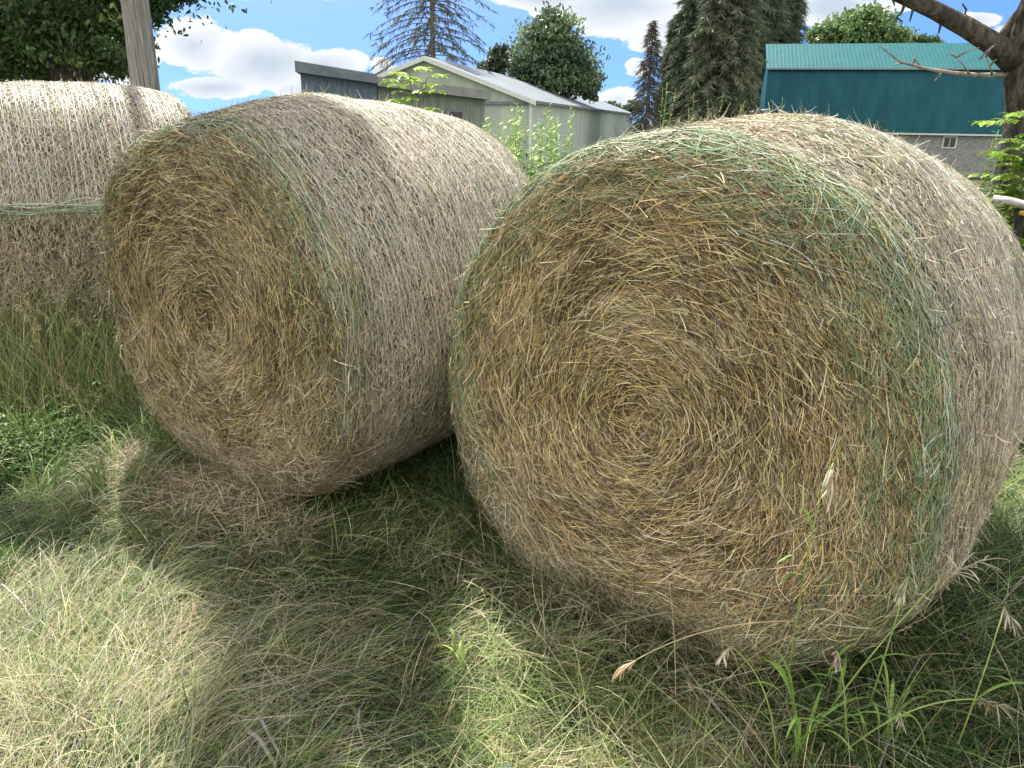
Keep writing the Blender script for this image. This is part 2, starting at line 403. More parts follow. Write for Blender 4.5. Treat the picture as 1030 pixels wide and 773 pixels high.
# ------------------------------------------------------------------ grass
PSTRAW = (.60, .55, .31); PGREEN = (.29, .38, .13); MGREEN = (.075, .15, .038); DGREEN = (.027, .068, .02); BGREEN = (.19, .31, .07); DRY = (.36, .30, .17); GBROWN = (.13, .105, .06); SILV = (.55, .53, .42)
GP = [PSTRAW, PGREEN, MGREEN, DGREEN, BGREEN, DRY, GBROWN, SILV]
# flow of the lying grass: (pixel x, pixel y, direction in degrees on the ground: 0 = +X right, 90 = away)
flow = [(40, 760, 75), (130, 720, 60), (220, 760, 45), (60, 640, 95), (60, 520, 5), (180, 560, 20), (300, 520, 40), (250, 600, -25), (360, 620, -30), (330, 700, 20), (420, 730, 40),
        (400, 560, 20), (520, 600, -5), (620, 610, -8), (600, 560, 0), (540, 690, -30), (600, 740, -38), (700, 660, -20), (760, 700, 150), (850, 740, 60), (950, 700, 30), (980, 600, 40), (930, 650, 60), (1020, 480, 20), (100, 450, 10), (480, 500, 60)]
FX = np.array([[*gnd(a, b)[:2], math.radians(c)] for a, b, c in flow])
def flow_dir(x, y):
    d2 = (x[:, None]-FX[None, :, 0])**2+(y[:, None]-FX[None, :, 1])**2
    w = 1/(d2+.02)**2
    return np.arctan2((w*np.sin(FX[:, 2])).sum(1), (w*np.cos(FX[:, 2])).sum(1))
# tint weights by place: grass kinds, with sunlit ground painted paler and shade darker
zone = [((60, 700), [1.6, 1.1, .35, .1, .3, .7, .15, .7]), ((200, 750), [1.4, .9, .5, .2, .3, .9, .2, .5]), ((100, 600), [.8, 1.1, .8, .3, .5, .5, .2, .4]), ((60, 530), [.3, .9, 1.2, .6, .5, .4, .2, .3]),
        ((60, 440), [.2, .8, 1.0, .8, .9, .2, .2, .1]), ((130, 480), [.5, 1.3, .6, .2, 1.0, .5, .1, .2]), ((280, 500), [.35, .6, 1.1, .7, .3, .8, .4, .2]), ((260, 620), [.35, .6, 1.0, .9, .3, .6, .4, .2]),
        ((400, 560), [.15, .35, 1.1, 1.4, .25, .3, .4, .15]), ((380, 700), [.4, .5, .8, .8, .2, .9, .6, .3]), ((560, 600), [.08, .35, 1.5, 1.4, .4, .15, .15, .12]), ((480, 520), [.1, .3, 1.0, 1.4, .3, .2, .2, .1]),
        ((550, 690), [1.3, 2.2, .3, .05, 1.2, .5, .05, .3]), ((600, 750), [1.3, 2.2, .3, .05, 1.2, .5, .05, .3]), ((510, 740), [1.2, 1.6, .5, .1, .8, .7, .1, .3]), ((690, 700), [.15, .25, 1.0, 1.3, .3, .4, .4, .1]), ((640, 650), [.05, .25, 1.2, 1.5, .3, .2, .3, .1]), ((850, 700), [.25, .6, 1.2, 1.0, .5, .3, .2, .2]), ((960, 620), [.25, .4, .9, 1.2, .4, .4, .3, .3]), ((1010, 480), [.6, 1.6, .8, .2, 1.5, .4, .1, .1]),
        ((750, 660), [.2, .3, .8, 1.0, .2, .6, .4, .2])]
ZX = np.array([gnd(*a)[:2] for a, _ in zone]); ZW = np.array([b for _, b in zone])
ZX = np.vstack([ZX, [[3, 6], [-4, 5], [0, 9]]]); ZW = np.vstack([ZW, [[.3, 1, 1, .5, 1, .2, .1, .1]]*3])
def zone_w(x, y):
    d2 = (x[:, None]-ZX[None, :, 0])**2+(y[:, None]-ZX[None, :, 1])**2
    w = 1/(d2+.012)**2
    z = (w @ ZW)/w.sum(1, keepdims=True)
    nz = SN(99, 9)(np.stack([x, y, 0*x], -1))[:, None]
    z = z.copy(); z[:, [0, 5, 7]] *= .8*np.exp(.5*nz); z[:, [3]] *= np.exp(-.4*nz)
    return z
def sample(n, x0, x1, y0, y1, r, hw=.52):
    x = r.uniform(x0, x1, n); y = r.uniform(y0, y1, n); k = ~inside(x, y, hw); return x[k], y[k]
def blades(name, x, y, r, ln, wd, elev, zlift, col, dirn, S=6, bend=1.0, kink=.25, z0=None, clampb=True):
    """ln length, elev start elevation angle, arcs over and lies down"""
    n = len(x); t = np.linspace(0, 1, S)[None, :]
    e = elev[:, None]-bend*(elev[:, None]+r.uniform(.0, .35, (n, 1)))*t**1.0
    a = dirn[:, None]+kink*r.normal(size=(n, 1))*t
    seg = ln[:, None]/(S-1)
    dx = np.cos(e)*np.cos(a)*seg; dy = np.cos(e)*np.sin(a)*seg; dz = np.sin(e)*seg
    c = lambda d: np.concatenate([np.zeros((n, 1)), np.cumsum(d[:, :-1], 1)], 1)
    X = x[:, None]+c(dx); Y = y[:, None]+c(dy); Z = (gz(x, y) if z0 is None else z0)[:, None]+zlift[:, None]+c(dz)
    G = gz(X, Y); Z = np.maximum(Z, G+.003+.4*zlift[:, None])
    P = np.stack([X, Y, Z], -1)
    T = np.gradient(P, axis=1); side = np.cross(T, np.array([0, 0, 1.0]))
    bad = np.linalg.norm(side, axis=-1) < 1e-6; side[bad] = [1, 0, 0]
    side = unit(side)+np.array([0, 0, 1.0])*r.normal(0, .5, (n, 1, 1))
    W_ = wd[:, None]*(1-t**2.2*.9)*(0.55+.45*np.minimum(1, t*4))
    return strip_mesh(name, P, W_, side, col)
def grass():
    r = np.random.default_rng(3)
    parts = []
    # matted cut grass close to the camera, several loosely stacked layers
    def layer(name, n, box, lnr, wdr, el, zl, spread, kink, boostdry=0, hw=.5, tuft_n=45, lump=.05):
        T = int(n/tuft_n); tx, ty = r.uniform(box[0], box[1], T), r.uniform(box[2], box[3], T)
        ti = r.integers(0, T, n); sp = r.uniform(.012, .045, T)[ti]
        ox, oy = r.normal(0, 1, n)*sp, r.normal(0, 1, n)*sp; x, y = tx[ti]+ox, ty[ti]+oy
        k = ~inside(x, y, hw); x, y, ti, ox, oy = x[k], y[k], ti[k], ox[k], oy[k]; n = len(x)
        td = flow_dir(tx, ty)+r.normal(0, spread, T)+np.where(r.random(T) < .10, r.uniform(-PI, PI, T), 0)+.5*SN(41, 9)(np.stack([tx, ty, 0*tx], -1))
        d = td[ti]+r.normal(0, .55, n)+np.where(r.random(n) < .2, r.uniform(-PI, PI, n), 0)
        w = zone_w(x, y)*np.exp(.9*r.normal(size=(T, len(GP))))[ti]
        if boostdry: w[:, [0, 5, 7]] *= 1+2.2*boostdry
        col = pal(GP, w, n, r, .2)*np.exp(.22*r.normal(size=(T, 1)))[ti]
        tel = np.exp(.45*r.normal(size=T))[ti]; tz = (r.random(T)**2*lump)[ti]
        return blades(name, x, y, r, r.uniform(*lnr, n), r.uniform(*wdr, n), np.abs(r.normal(*el, n)*tel).clip(0, 1.4), r.uniform(*zl, n)+tz, col, d, kink=kink)
    def put(name, me, label, cat='grass'):
        o = link_mesh(name, me, M_GRASS); tag(o, label, cat, kind='stuff'); return o
    put('matted_grass', layer('matted_grass', 170000, (-2.1, 2.1, .9, 3.6), (.04, .20), (.0010, .0031), (.38, .35), (0, .03), .6, .8), 'matted short green grass lying flat before the hay bales')
    put('grass_thatch', layer('grass_thatch', 21000, (-2.1, 2.1, .9, 3.4), (.10, .36), (.0008, .0019), (.35, .3), (.02, .06), .6, .8, .05, tuft_n=22), 'long dry and green stems lying over the matted grass')
    put('field_grass', layer('field_grass', 70000, (-5, 6, 2.8, 12), (.10, .35), (.003, .008), (1.0, .35), (0, .03), 1.2, .5, tuft_n=40), 'standing grass of the field around and behind the bales')
    # long bleached stems combed over each other on the left
    n = 3600
    x, y = sample(n, -1.7, -.45, 1.0, 2.2, r); n = len(x)
    d = flow_dir(x, y)+r.normal(0, .5, n)+.5*SN(42, 8)(np.stack([x, y, 0*x], -1))
    col = pal([PSTRAW, SILV, DRY, PGREEN], [1, .8, .5, .5], n, r, .15)
    put('bleached_stems', blades('bleached_stems', x, y, r, r.uniform(.10, .32, n), r.uniform(.0008, .0018, n), np.abs(r.normal(.45, .3, n)), r.uniform(.03, .09, n), col, d, S=8, kink=.5), 'long bleached grass stems combed over the ground at the lower left')
    # ragged blades standing at the feet of the bales
    X, Y, D = [], [], []
    for bi, (bx, by, w, L) in enumerate(BALES):
        m = 5200
        u = r.uniform(-.75, .75, m); v = -np.abs(r.normal(0, .09, m))+.03
        u2 = np.where(r.random(m) < .55, u, np.sign(r.random(m)-.5)*r.uniform(.52, .72, m)); v2 = np.where(np.abs(u2) > .52, r.uniform(-.05, L, m), v)
        v2 = np.where((np.abs(u) < .75) & (u2 == u), v, v2)
        X.append(bx+u2*math.cos(w)+v2*math.sin(w)); Y.append(by-u2*math.sin(w)+v2*math.cos(w)); D.append(r.uniform(-PI, PI, m))
    X = np.concatenate(X); Y = np.concatenate(Y); D = np.concatenate(D); n = len(X)
    w = zone_w(X, Y); w[:, 3] += .5
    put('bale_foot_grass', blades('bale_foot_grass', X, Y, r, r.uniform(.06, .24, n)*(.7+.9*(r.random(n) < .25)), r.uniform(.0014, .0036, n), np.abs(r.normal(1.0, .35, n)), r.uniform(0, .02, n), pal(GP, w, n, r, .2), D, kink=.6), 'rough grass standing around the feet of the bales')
    # dark rank grass on the right and in the gap between the bales
    def clump(name, n, cx, cy, sx, sy, lnr, wdr, wts, label, el=(1.15, .25), bend=.9, hw=.62):
        x = r.normal(cx, sx, n); y = r.normal(cy, sy, n); k = ~inside(x, y, hw) & (y > .75) & (np.hypot(x, y) > 1.0); x, y = x[k], y[k]; n = len(x)
        put(name, blades(name, x, y, r, r.uniform(*lnr, n), r.uniform(*wdr, n), np.abs(r.normal(*el, n)), 0*x, pal(GP, wts, n, r, .2), r.uniform(-PI, PI, n), S=7, bend=bend, kink=.7), label)
    def foot(name, n, pix, label, lnr=(.10, .30)):
        pts = np.array([gnd(a, b)[:2] for a, b in pix]); k = r.integers(0, len(pts)-1, n); t = r.random(n)
        x = pts[k, 0]+(pts[k+1, 0]-pts[k, 0])*t+r.normal(0, .035, n); y = pts[k, 1]+(pts[k+1, 1]-pts[k, 1])*t+r.normal(0, .035, n)
        T = np.floor(t*14+k*14).astype(int); br = np.exp(.35*r.normal(size=T.max()+1))[T]
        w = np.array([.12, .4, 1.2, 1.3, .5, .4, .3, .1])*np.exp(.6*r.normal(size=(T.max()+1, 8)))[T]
        put(name, blades(name, x, y, r, r.uniform(*lnr, n)*br.clip(.5, 1.5), r.uniform(.0012, .0036, n), np.abs(r.normal(1.25, .22, n)), 0*x, pal(GP, w, n, r, .22), r.uniform(-PI, PI, n), S=7, bend=.7, kink=.8), label)
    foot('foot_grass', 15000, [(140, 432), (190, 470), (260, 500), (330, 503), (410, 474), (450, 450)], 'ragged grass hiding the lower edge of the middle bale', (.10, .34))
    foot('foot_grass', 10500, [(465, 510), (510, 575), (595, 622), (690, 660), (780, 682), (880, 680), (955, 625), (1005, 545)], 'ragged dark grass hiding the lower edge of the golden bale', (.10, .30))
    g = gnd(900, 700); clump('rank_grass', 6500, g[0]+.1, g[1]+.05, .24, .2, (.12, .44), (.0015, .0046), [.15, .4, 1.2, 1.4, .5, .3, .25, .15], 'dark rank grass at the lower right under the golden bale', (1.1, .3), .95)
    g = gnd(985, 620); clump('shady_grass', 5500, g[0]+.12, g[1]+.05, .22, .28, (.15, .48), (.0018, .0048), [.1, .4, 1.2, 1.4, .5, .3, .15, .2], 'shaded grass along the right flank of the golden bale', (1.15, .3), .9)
    n = 420; x, y = sample(n, .1, 1.5, 1.05, 2.0, r); n = len(x)
    put('long_culms', blades('long_culms', x, y, r, r.uniform(.25, .6, n), r.uniform(.0012, .0024, n), np.abs(r.normal(.8, .3, n)), r.uniform(0, .03, n), pal([DRY, PSTRAW, SILV, PGREEN], [1, .8, .8, .8], n, r, .15), r.uniform(-.6, 2.8, n), S=8, bend=.8, kink=.7), 'long pale grass stems arching through the rank grass at the lower right')
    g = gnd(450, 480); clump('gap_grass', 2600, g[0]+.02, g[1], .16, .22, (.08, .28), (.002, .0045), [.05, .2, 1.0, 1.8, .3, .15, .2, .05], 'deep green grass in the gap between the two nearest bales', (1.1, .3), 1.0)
    # tall seeding grass in front of the left bale
    n = 9500; T = 90
    cx, cy = gnd(40, 425)[:2]
    tx, ty = r.normal(cx-.1, .5, T), r.normal(cy+.25, .30, T); ti = r.integers(0, T, n)
    x = tx[ti]+r.normal(0, .06, n); y = ty[ti]+r.normal(0, .06, n); k = ~inside(x, y, .7) & (x < -1.62-(y-3)*.35) & (y > 2.75); x, y, ti = x[k], y[k], ti[k]; n = len(x)
    col = pal([DRY, PGREEN, MGREEN, DGREEN, BGREEN, GBROWN, PSTRAW], np.array([.8, .7, .9, .5, .6, .5, .4])*np.exp(.6*r.normal(size=(T, 7)))[ti], n, r, .2)
    hh = r.uniform(.15, .75, n)*np.exp(.35*r.normal(size=T))[ti].clip(.4, 1.5)
    put('tall_grass', blades('tall_grass', x, y, r, hh, r.uniform(.0012, .0032, n), np.abs(r.normal(1.38, .18, n)), 0*x, col, r.uniform(-PI, PI, n), S=8, bend=.55, kink=.8), 'tall seeding grass standing in front of the left bale')
    # thin dry culms with loose panicles rising out of it
    m = 110; x = r.normal(cx-.1, .45, m); y = r.normal(cy+.15, .22, m); k = ~inside(x, y, .8) & (x < -1.6-(y-3)*.35) & (y > 2.75); x, y = x[k], y[k]; m = len(x)
    hh = r.uniform(.55, .98, m); a = r.uniform(-PI, PI, m); lean = r.uniform(.05, .22, m)
    P, W_, C_ = [], [], []
    for i in range(m):
        c = curve((x[i], y[i], 0), (x[i], y[i], hh[i]*.6), (x[i]+math.cos(a[i])*lean[i], y[i]+math.sin(a[i])*lean[i], hh[i]), 8)
        P.append(c); W_.append(np.linspace(.0022, .0012, 8)); C_.append(np.array(DRY)*r.uniform(.8, 1.3))
        for q in range(16):
            o = c[-1]+(c[-3]-c[-1])*r.uniform(0, .9); dd = unit(r.normal(size=3)+[math.cos(a[i]), math.sin(a[i]), -.2])*r.uniform(.015, .04)
            P.append(curve(o, o+dd*.6, o+dd-[0, 0, .008], 8)); W_.append(np.array([.001, .0016, .0026, .003, .003, .0026, .002, .001])); C_.append(np.array((.40, .37, .25))*r.uniform(.6, 1.2))
    P = np.array(P); T_ = np.gradient(P, axis=1)
    put('seeding_culms', strip_mesh('seeding_culms', P, np.array(W_), np.cross(T_, [.3, 1, .1]), np.array(C_)), 'thin dry culms with loose seed heads over the tall grass')
    # a low green herb mat (clover and bedstraw) left of the middle bale
    n = 14000
    cx, cy = gnd(45, 445)[:2]
    x = r.normal(cx, .33, n); y = r.normal(cy-.03, .16, n); k = ~inside(x, y, .6); x, y = x[k], y[k]; n = len(x)
    z = r.uniform(.02, .19, n)*np.exp(-((x-cx)/.55)**2)
    put('low_herbs', blades('low_herbs', x, y, r, r.uniform(.012, .03, n), r.uniform(.004, .009, n), r.uniform(0, 1, n), z, pal([MGREEN, BGREEN, (.24, .36, .11), (.18, .30, .08)], [1, .6, .8, 1], n, r, .2), r.uniform(-PI, PI, n), S=4), 'low clover-like herbs at the foot of the left bale', 'ground cover')
grass()

# loose hay fallen from the faces
def fallen():
    r = np.random.default_rng(8)
    X, Y = [], []
    for bx, by, w, L in BALES[:2]:
        m = 1600 if bx > 0 else 3800; u = r.uniform(-.7, .6, m); v = -np.abs(r.normal(0, .10 if bx > 0 else .15, m))
        X.append(bx+u*math.cos(w)+v*math.sin(w)); Y.append(by-u*math.sin(w)+v*math.cos(w))
    X = np.concatenate(X); Y = np.concatenate(Y); n = len(X)
    me = blades('fallen_hay', X, Y, r, r.uniform(.05, .18, n), r.uniform(.0010, .0024, n), np.abs(r.normal(.35, .3, n)), r.uniform(.02, .13, n), pal([TAN, PALE, GREY, BROWN], [1, .8, 1, .5], n, r, .18), r.uniform(-PI, PI, n), kink=.5)
    o = link_mesh('fallen_hay', me, M_STRAW); tag(o, 'loose hay fallen at the foot of the bales', 'hay', kind='stuff')
fallen()

# ------------------------------------------------------------------ plants as things
def leafstrip(name, curves, width, cols, mat, parent, dish=.0):
    P = np.array(curves); n, S, _ = P.shape; t = np.linspace(0, 1, S)[None]
    T = np.gradient(P, axis=1); side = np.cross(T, np.array([0.1, .05, 1.0]))
    W_ = np.asarray(width).reshape(-1, 1)*(np.sin(PI*(t*.93+.05))**.6)
    return link_mesh(name, strip_mesh(name, P, W_, side, np.asarray(cols)), mat, parent)
def seed_grass(base, mid, top, headdir, headlen, label, leafs=3, col=(.78, .68, .52), seed=0, stem_mat=None, r0=.0024):
    r = np.random.default_rng(seed)
    base, mid, top = map(np.asarray, (base, mid, top))
    root = empty('seeding_grass_stalk', base)
    tag(root, label, 'grass stalk', 'seeding grass stalks before the golden bale')
    c = curve(base, 2*mid-.5*(base+top), top, 16)-base
    MB().tube(c, np.linspace(r0, r0*.5, 16), 6).build('stem', stem_mat or M_STEM, root, True)
    # drooping panicle of long pale spikelets
    hd = unit(np.asarray(headdir, float)); P, Cc, Wd = [], [], []
    n = 24
    for i in range(n):
        t = i/(n-1)
        o = c[-1]+(c[-1]-c[-3])*0+hd*headlen*.55*t
        d = unit(hd+.75*r.normal(size=3)*(1-.5*t)+np.array([0, 0, -.35]))
        L_ = headlen*r.uniform(.30, .5); p1 = o+d*L_*.55; p2 = p1+unit(d+np.array([0, 0, -.9]))*L_*.5
        P.append(curve(o, p1, p2, 6)); Cc.append(np.array(col)*r.uniform(.75, 1.15)); Wd.append(r.uniform(.0026, .0056))
    leafstrip('seed_head', P, Wd, Cc, M_GRASS, root)
    for i in range(leafs):
        k = int(r.integers(3, 10)); o = c[k]; a = r.uniform(-PI, PI); L_ = r.uniform(.06, .13)
        p1 = o+np.array([math.cos(a)*L_*.4, math.sin(a)*L_*.3, L_*.6]); p2 = p1+np.array([math.cos(a)*L_*.7, math.sin(a)*L_*.4, -L_*.25])
        leafstrip('leaf', [curve(o, p1, p2, 9)], [r.uniform(.005, .009)], [np.array(BGREEN)*r.uniform(1.0, 1.6)], M_GRASS, root)
    return root
seed_grass(gnd(790, 705), at(812, 560, 1.44), at(838, 466, 1.42), (.1, 0, -.8), .125, 'upright green grass stalk with pale drooping head before the golden bale face', seed=1)
seed_grass(gnd(820, 735), at(880, 655, 1.50), at(950, 578, 1.56), (.75, 0, .35), .17, 'long green grass stalk leaning right with a spreading buff head past the bale edge', seed=2, leafs=3)
seed_grass(gnd(868, 730), at(893, 650, 1.48), at(914, 580, 1.50), (-.15, 0, -.9), .09, 'thin grass stalk with a small whitish head at the bale shoulder foot', seed=3, leafs=1)
seed_grass(gnd(850, 760), at(850, 705, 1.40), at(842, 655, 1.41), (.1, 0, -.9), .055, 'short grass stalk with a pinkish drooping head low in front of the bale', seed=4, col=(.58, .42, .40), leafs=1)
seed_grass(at(800, 625, 1.62), at(715, 634, 1.58), at(640, 664, 1.52), (-.8, 0, -.5), .09, 'dry grass stalk arching left with a brown nodding head over the sunlit patch', seed=5, col=(.50, .38, .24), leafs=0, stem_mat=M_DRYSTEM)
seed_grass(gnd(840, 765), at(910, 718, 1.36), at(985, 704, 1.38), (.95, 0, -.25), .10, 'yellow grass stalk bent to the right with a tan head near the right edge', seed=6, col=(.56, .45, .28), leafs=1)
seed_grass(gnd(930, 760), at(925, 730, 1.36), at(905, 715, 1.36), (.3, 0, -.9), .06, 'low grass stalk with a loose straw-coloured head among rank grass', seed=7, leafs=1)

seed_grass(gnd(955, 770), at(985, 690, 1.42), at(1010, 610, 1.50), (.5, 0, -.7), .11, 'tall pale-headed grass stalk at the right edge before the shaded grass', seed=8, leafs=2)
seed_grass(gnd(780, 772), at(770, 700, 1.40), at(735, 650, 1.42), (-.5, 0, -.8), .06, 'short green stalk with a small head left of the bright grass tuft', seed=9, leafs=3)
def tuft(base, n, h, spread, label, seed, col=BGREEN, w=(.005, .009)):
    r = np.random.default_rng(seed); root = empty('leafy_grass_tuft', base)
    tag(root, label, 'grass tuft', 'broad-leaved grass tufts in the foreground')
    for i in range(n):
        a = r.uniform(-PI, PI); L_ = h*r.uniform(.6, 1.1); q = spread*r.uniform(.3, 1)
        p1 = np.array([math.cos(a)*q*.25, math.sin(a)*q*.25, L_*.9]); p2 = np.array([math.cos(a)*q, math.sin(a)*q, L_*r.uniform(.4, .95)])
        leafstrip('blade', [curve((r.normal(0, .018), r.normal(0, .018), 0), p1, p2, 12)], [r.uniform(*w)], [np.array(col)*r.uniform(.8, 1.5)], M_GRASS, root)
tuft(gnd(800, 768), 9, .36, .24, 'bright broad-bladed grass tuft at the lower right foreground', 1, (.26, .42, .09), (.007, .013))
tuft(gnd(838, 740), 7, .26, .17, 'broad-bladed grass tuft below the bale beside the pinkish seed head', 2, (.24, .38, .09), (.005, .010))
tuft(gnd(885, 760), 7, .32, .22, 'long arching green blades beside the yellow stalk at the bottom right', 6, (.28, .42, .11), (.005, .010))
tuft(gnd(462, 668), 10, .11, .08, 'bright leafy grass tuft at the tip of the sunlit patch', 3, (.34, .46, .13), (.004, .008))
tuft(gnd(700, 745), 7, .10, .08, 'small grass tuft at the right border of the sunlit patch', 4, (.22, .30, .09), (.003, .006))
tuft(gnd(560, 650), 6, .10, .07, 'thin grass tuft rising from the top of the sunlit patch', 5, PGREEN, (.002, .004))

def herb(base, n, size, label, seed, col=(.16, .27, .07), h=.08, name='broadleaf_weed', flower=None, leafw=.5):
    r = np.random.default_rng(seed); root = empty(name, base); tag(root, label, 'weed')
    mb = MB(); P, C_, Wd = [], [], []
    for i in range(n):
        a = r.uniform(-PI, PI); k = r.uniform(.25, 1); tip = np.array([math.cos(a)*size*k, math.sin(a)*size*k, h*r.uniform(.5, 1.1)])
        mb.tube(curve((0, 0, 0), tip*[.2, .2, .9], tip, 6), .0009, 4)
        for j in range(3):
            b = a+(j-1)*1.3; L_ = min(size*.34, .032)*r.uniform(.5, 1.2)
            q = tip+np.array([math.cos(b)*L_, math.sin(b)*L_, .15*L_]); P.append(curve(tip, .5*(tip+q)+[0, 0, .2*L_], q-[0, 0, .2*L_], 6)); C_.append(np.array(col)*r.uniform(.7, 1.4)); Wd.append(L_*leafw)
    mb.build('stem', M_STEM, root, True); leafstrip('leaves', P, Wd, C_, M_LEAF, root)
    if flower is not None:
        mb = MB(); mb.tube(curve((0, 0, 0), (0, 0, h*.7), (.01, 0, h*1.3), 6), .0011, 5); mb.build('flower_stalk', M_STEM, root, True)
        P, C_, Wd = [], [], []
        for i in range(46):
            d = unit(r.normal(size=3)); d[2] = abs(d[2]); o = np.array([.01, 0, h*1.3]); P.append(curve(o, o+d*.004, o+d*.010, 4)); C_.append(np.array(flower)*r.uniform(.8, 1.2)); Wd.append(.003)
        leafstrip('flower_head', P, Wd, C_, M_LEAF, root)
    return root
herb(gnd(182, 532), 7, .04, 'small clover with a single purple flower head near the middle bale', 1, h=.045, name='clover_plant', flower=(.42, .16, .45))
herb(gnd(210, 590), 9, .07, 'small leafy weed in the shaded grass at the left centre', 2, (.14, .24, .07), .05)
herb(gnd(250, 730), 8, .05, 'little bright green weed beside the twigs at the lower left', 3, (.22, .34, .09), .04)
herb(gnd(30, 455), 44, .24, 'spreading leafy vetch at the left edge below the tall grass', 4, (.10, .20, .055), .2, leafw=.3)
herb(gnd(90, 425), 34, .18, 'bushy green weed at the left foot of the middle bale', 5, (.11, .20, .06), .22, leafw=.25)
herb(gnd(690, 730), 8, .035, 'reddish brown leafy weed at the right of the sunlit patch', 6, (.24, .11, .06), .06)
herb(gnd(430, 480), 16, .12, 'dark leafy weed in the gap between the middle and golden bales', 7, (.07, .14, .05), .14, leafw=.35)

def twig(pts, r0, label, seed, fork=2):
    random.seed(seed); pts = [np.asarray(p) for p in pts]; root = pts[0]
    mb = MB(); c = [p-root for p in pts]
    mb.tube(c, np.linspace(r0, r0*.45, len(c)), 7, .25)
    for i in range(fork):
        k = 1+i % (len(c)-1); o = c[k]; d = c[k]-c[k-1]; s = np.array([-d[1], d[0], .02])*random.choice((-1, 1))*.7+d*.6
        mb.tube([o, o+s*.5, o+s+np.array([0, 0, .01])], [r0*.5, r0*.35, r0*.2], 5, .2)
    o = mb.build('dead_twig', M_DEAD, None, True); o.location = [float(v) for v in root]; tag(o, label, 'twig', 'dead twigs on the grass')
def gl(a, b, z=.07): p = gnd(a, b, z); return p
twig([gl(250, 735), gl(262, 745), gl(278, 772)], .0075, 'short thick grey twig at the bottom left of centre', 1, 1)
twig([gl(262, 722), gl(272, 742), gl(286, 768)], .005, 'thin grey twig lying next to the thick one at the bottom', 5, 1)
twig([gl(362, 712), gl(360, 728), gl(366, 752)], .0036, 'thin forked dead twig right of the thick grey twig', 2, 3)
twig([gl(688, 668, .1), gl(710, 700, .09), gl(742, 735), gl(765, 770)], .0032, 'long bare twig slanting down right of the sunlit patch', 3, 2)
twig([gl(2, 588), gl(20, 604), gl(36, 628)], .004, 'curved pale twig at the left edge of the grass', 4, 1)
twig([gl(898, 735, .06), gl(892, 750, .06), gl(884, 772, .06)], .005, 'grey twig half hidden in rank grass at the lower right', 6, 0)

# ------------------------------------------------------------------ weeds behind the bales
def weed_stem(base, h, label, seed, n=70, lsize=.10, col=(.26, .40, .08), group='bright weeds behind the bales', name='goldenrod_plant', stems=6, spread=.12):
    r = np.random.default_rng(seed); root = empty(name, base); tag(root, label, 'weed', group)
    mb = MB(); P, C_, Wd = [], [], []
    for s_ in range(stems):
        a = r.uniform(-PI, PI); q = spread*r.uniform(.2, 1); hh = h*r.uniform(.7, 1.05)
        c = curve((0, 0, 0), (q*.3*math.cos(a), q*.3*math.sin(a), hh*.5), (q*math.cos(a), q*math.sin(a), hh), 12)
        mb.tube(c, np.linspace(.004, .0015, 12), 5)
        for i in range(n):
            t = .25+.75*(i/n); o = np.array([np.interp(t, np.linspace(0, 1, 12), c[:, j]) for j in range(3)])
            b = i*2.4+r.normal(0, .3); L_ = lsize*r.uniform(.5, 1.1)*(1.15-.7*t)
            d = np.array([math.cos(b), math.sin(b), .5])*L_; P.append(curve(o, o+d*.6, o+d*[1, 1, .5], 5)); C_.append(np.array(col)*r.uniform(.4, 1.35)*[r.uniform(.7, 1.2), 1, 1]); Wd.append(L_*.26)
    mb.build('stem', M_STEM, root, True); leafstrip('leaves', P, Wd, C_, M_LEAF, root)
    return root
wl = [((512, 150), 5.6, 112, 'yellow-green weed leaning against the far side of the middle bale'), ((527, 150), 6.0, 117, 'bright green weed in the middle of the notch between the bales'),
      ((541, 150), 6.4, 118, 'pale green weed right of the notch centre before the white building'), ((558, 148), 6.8, 108, 'thin tall weed before the white building wall near the golden bale'),
      ((502, 140), 6.4, 116, 'short weed at the left of the notch between the bales'), ((534, 150), 5.4, 126, 'low dense weed filling the bottom of the notch between the bales')]
for i, (b, Y, ty, lab) in enumerate(wl):
    p = at(b[0], b[1], Y); base = np.array([p[0], p[1], gz(p[0], p[1])]); top = at(b[0], ty, Y)[2]
    weed_stem(base, top-base[2], lab, 30+i, 60, .15, (.32, .46, .10), stems=16, spread=.20)
wl2 = [((700, 98), 9.0, 'weed top showing over the golden bale left of the spruces foot'), ((722, 99), 9.6, 'small weed showing over the golden bale below the spruces'), ((744, 98), 9.2, 'dark weed showing over the golden bale at the green barn corner'), ((790, 106), 9, 'tiny weed showing over the golden bale before the green barn'),
       ((668, 92), 9.4, 'weed rising over the left top of the golden bale below the bare spruce')]
for i, (b, Y, lab) in enumerate(wl2):
    p = at(b[0], b[1], Y); base = np.array([p[0], p[1], gz(p[0], p[1])])
    weed_stem(base, p[2]-base[2], lab, 50+i, 40, .15, (.22, .32, .08), stems=5, spread=.16)

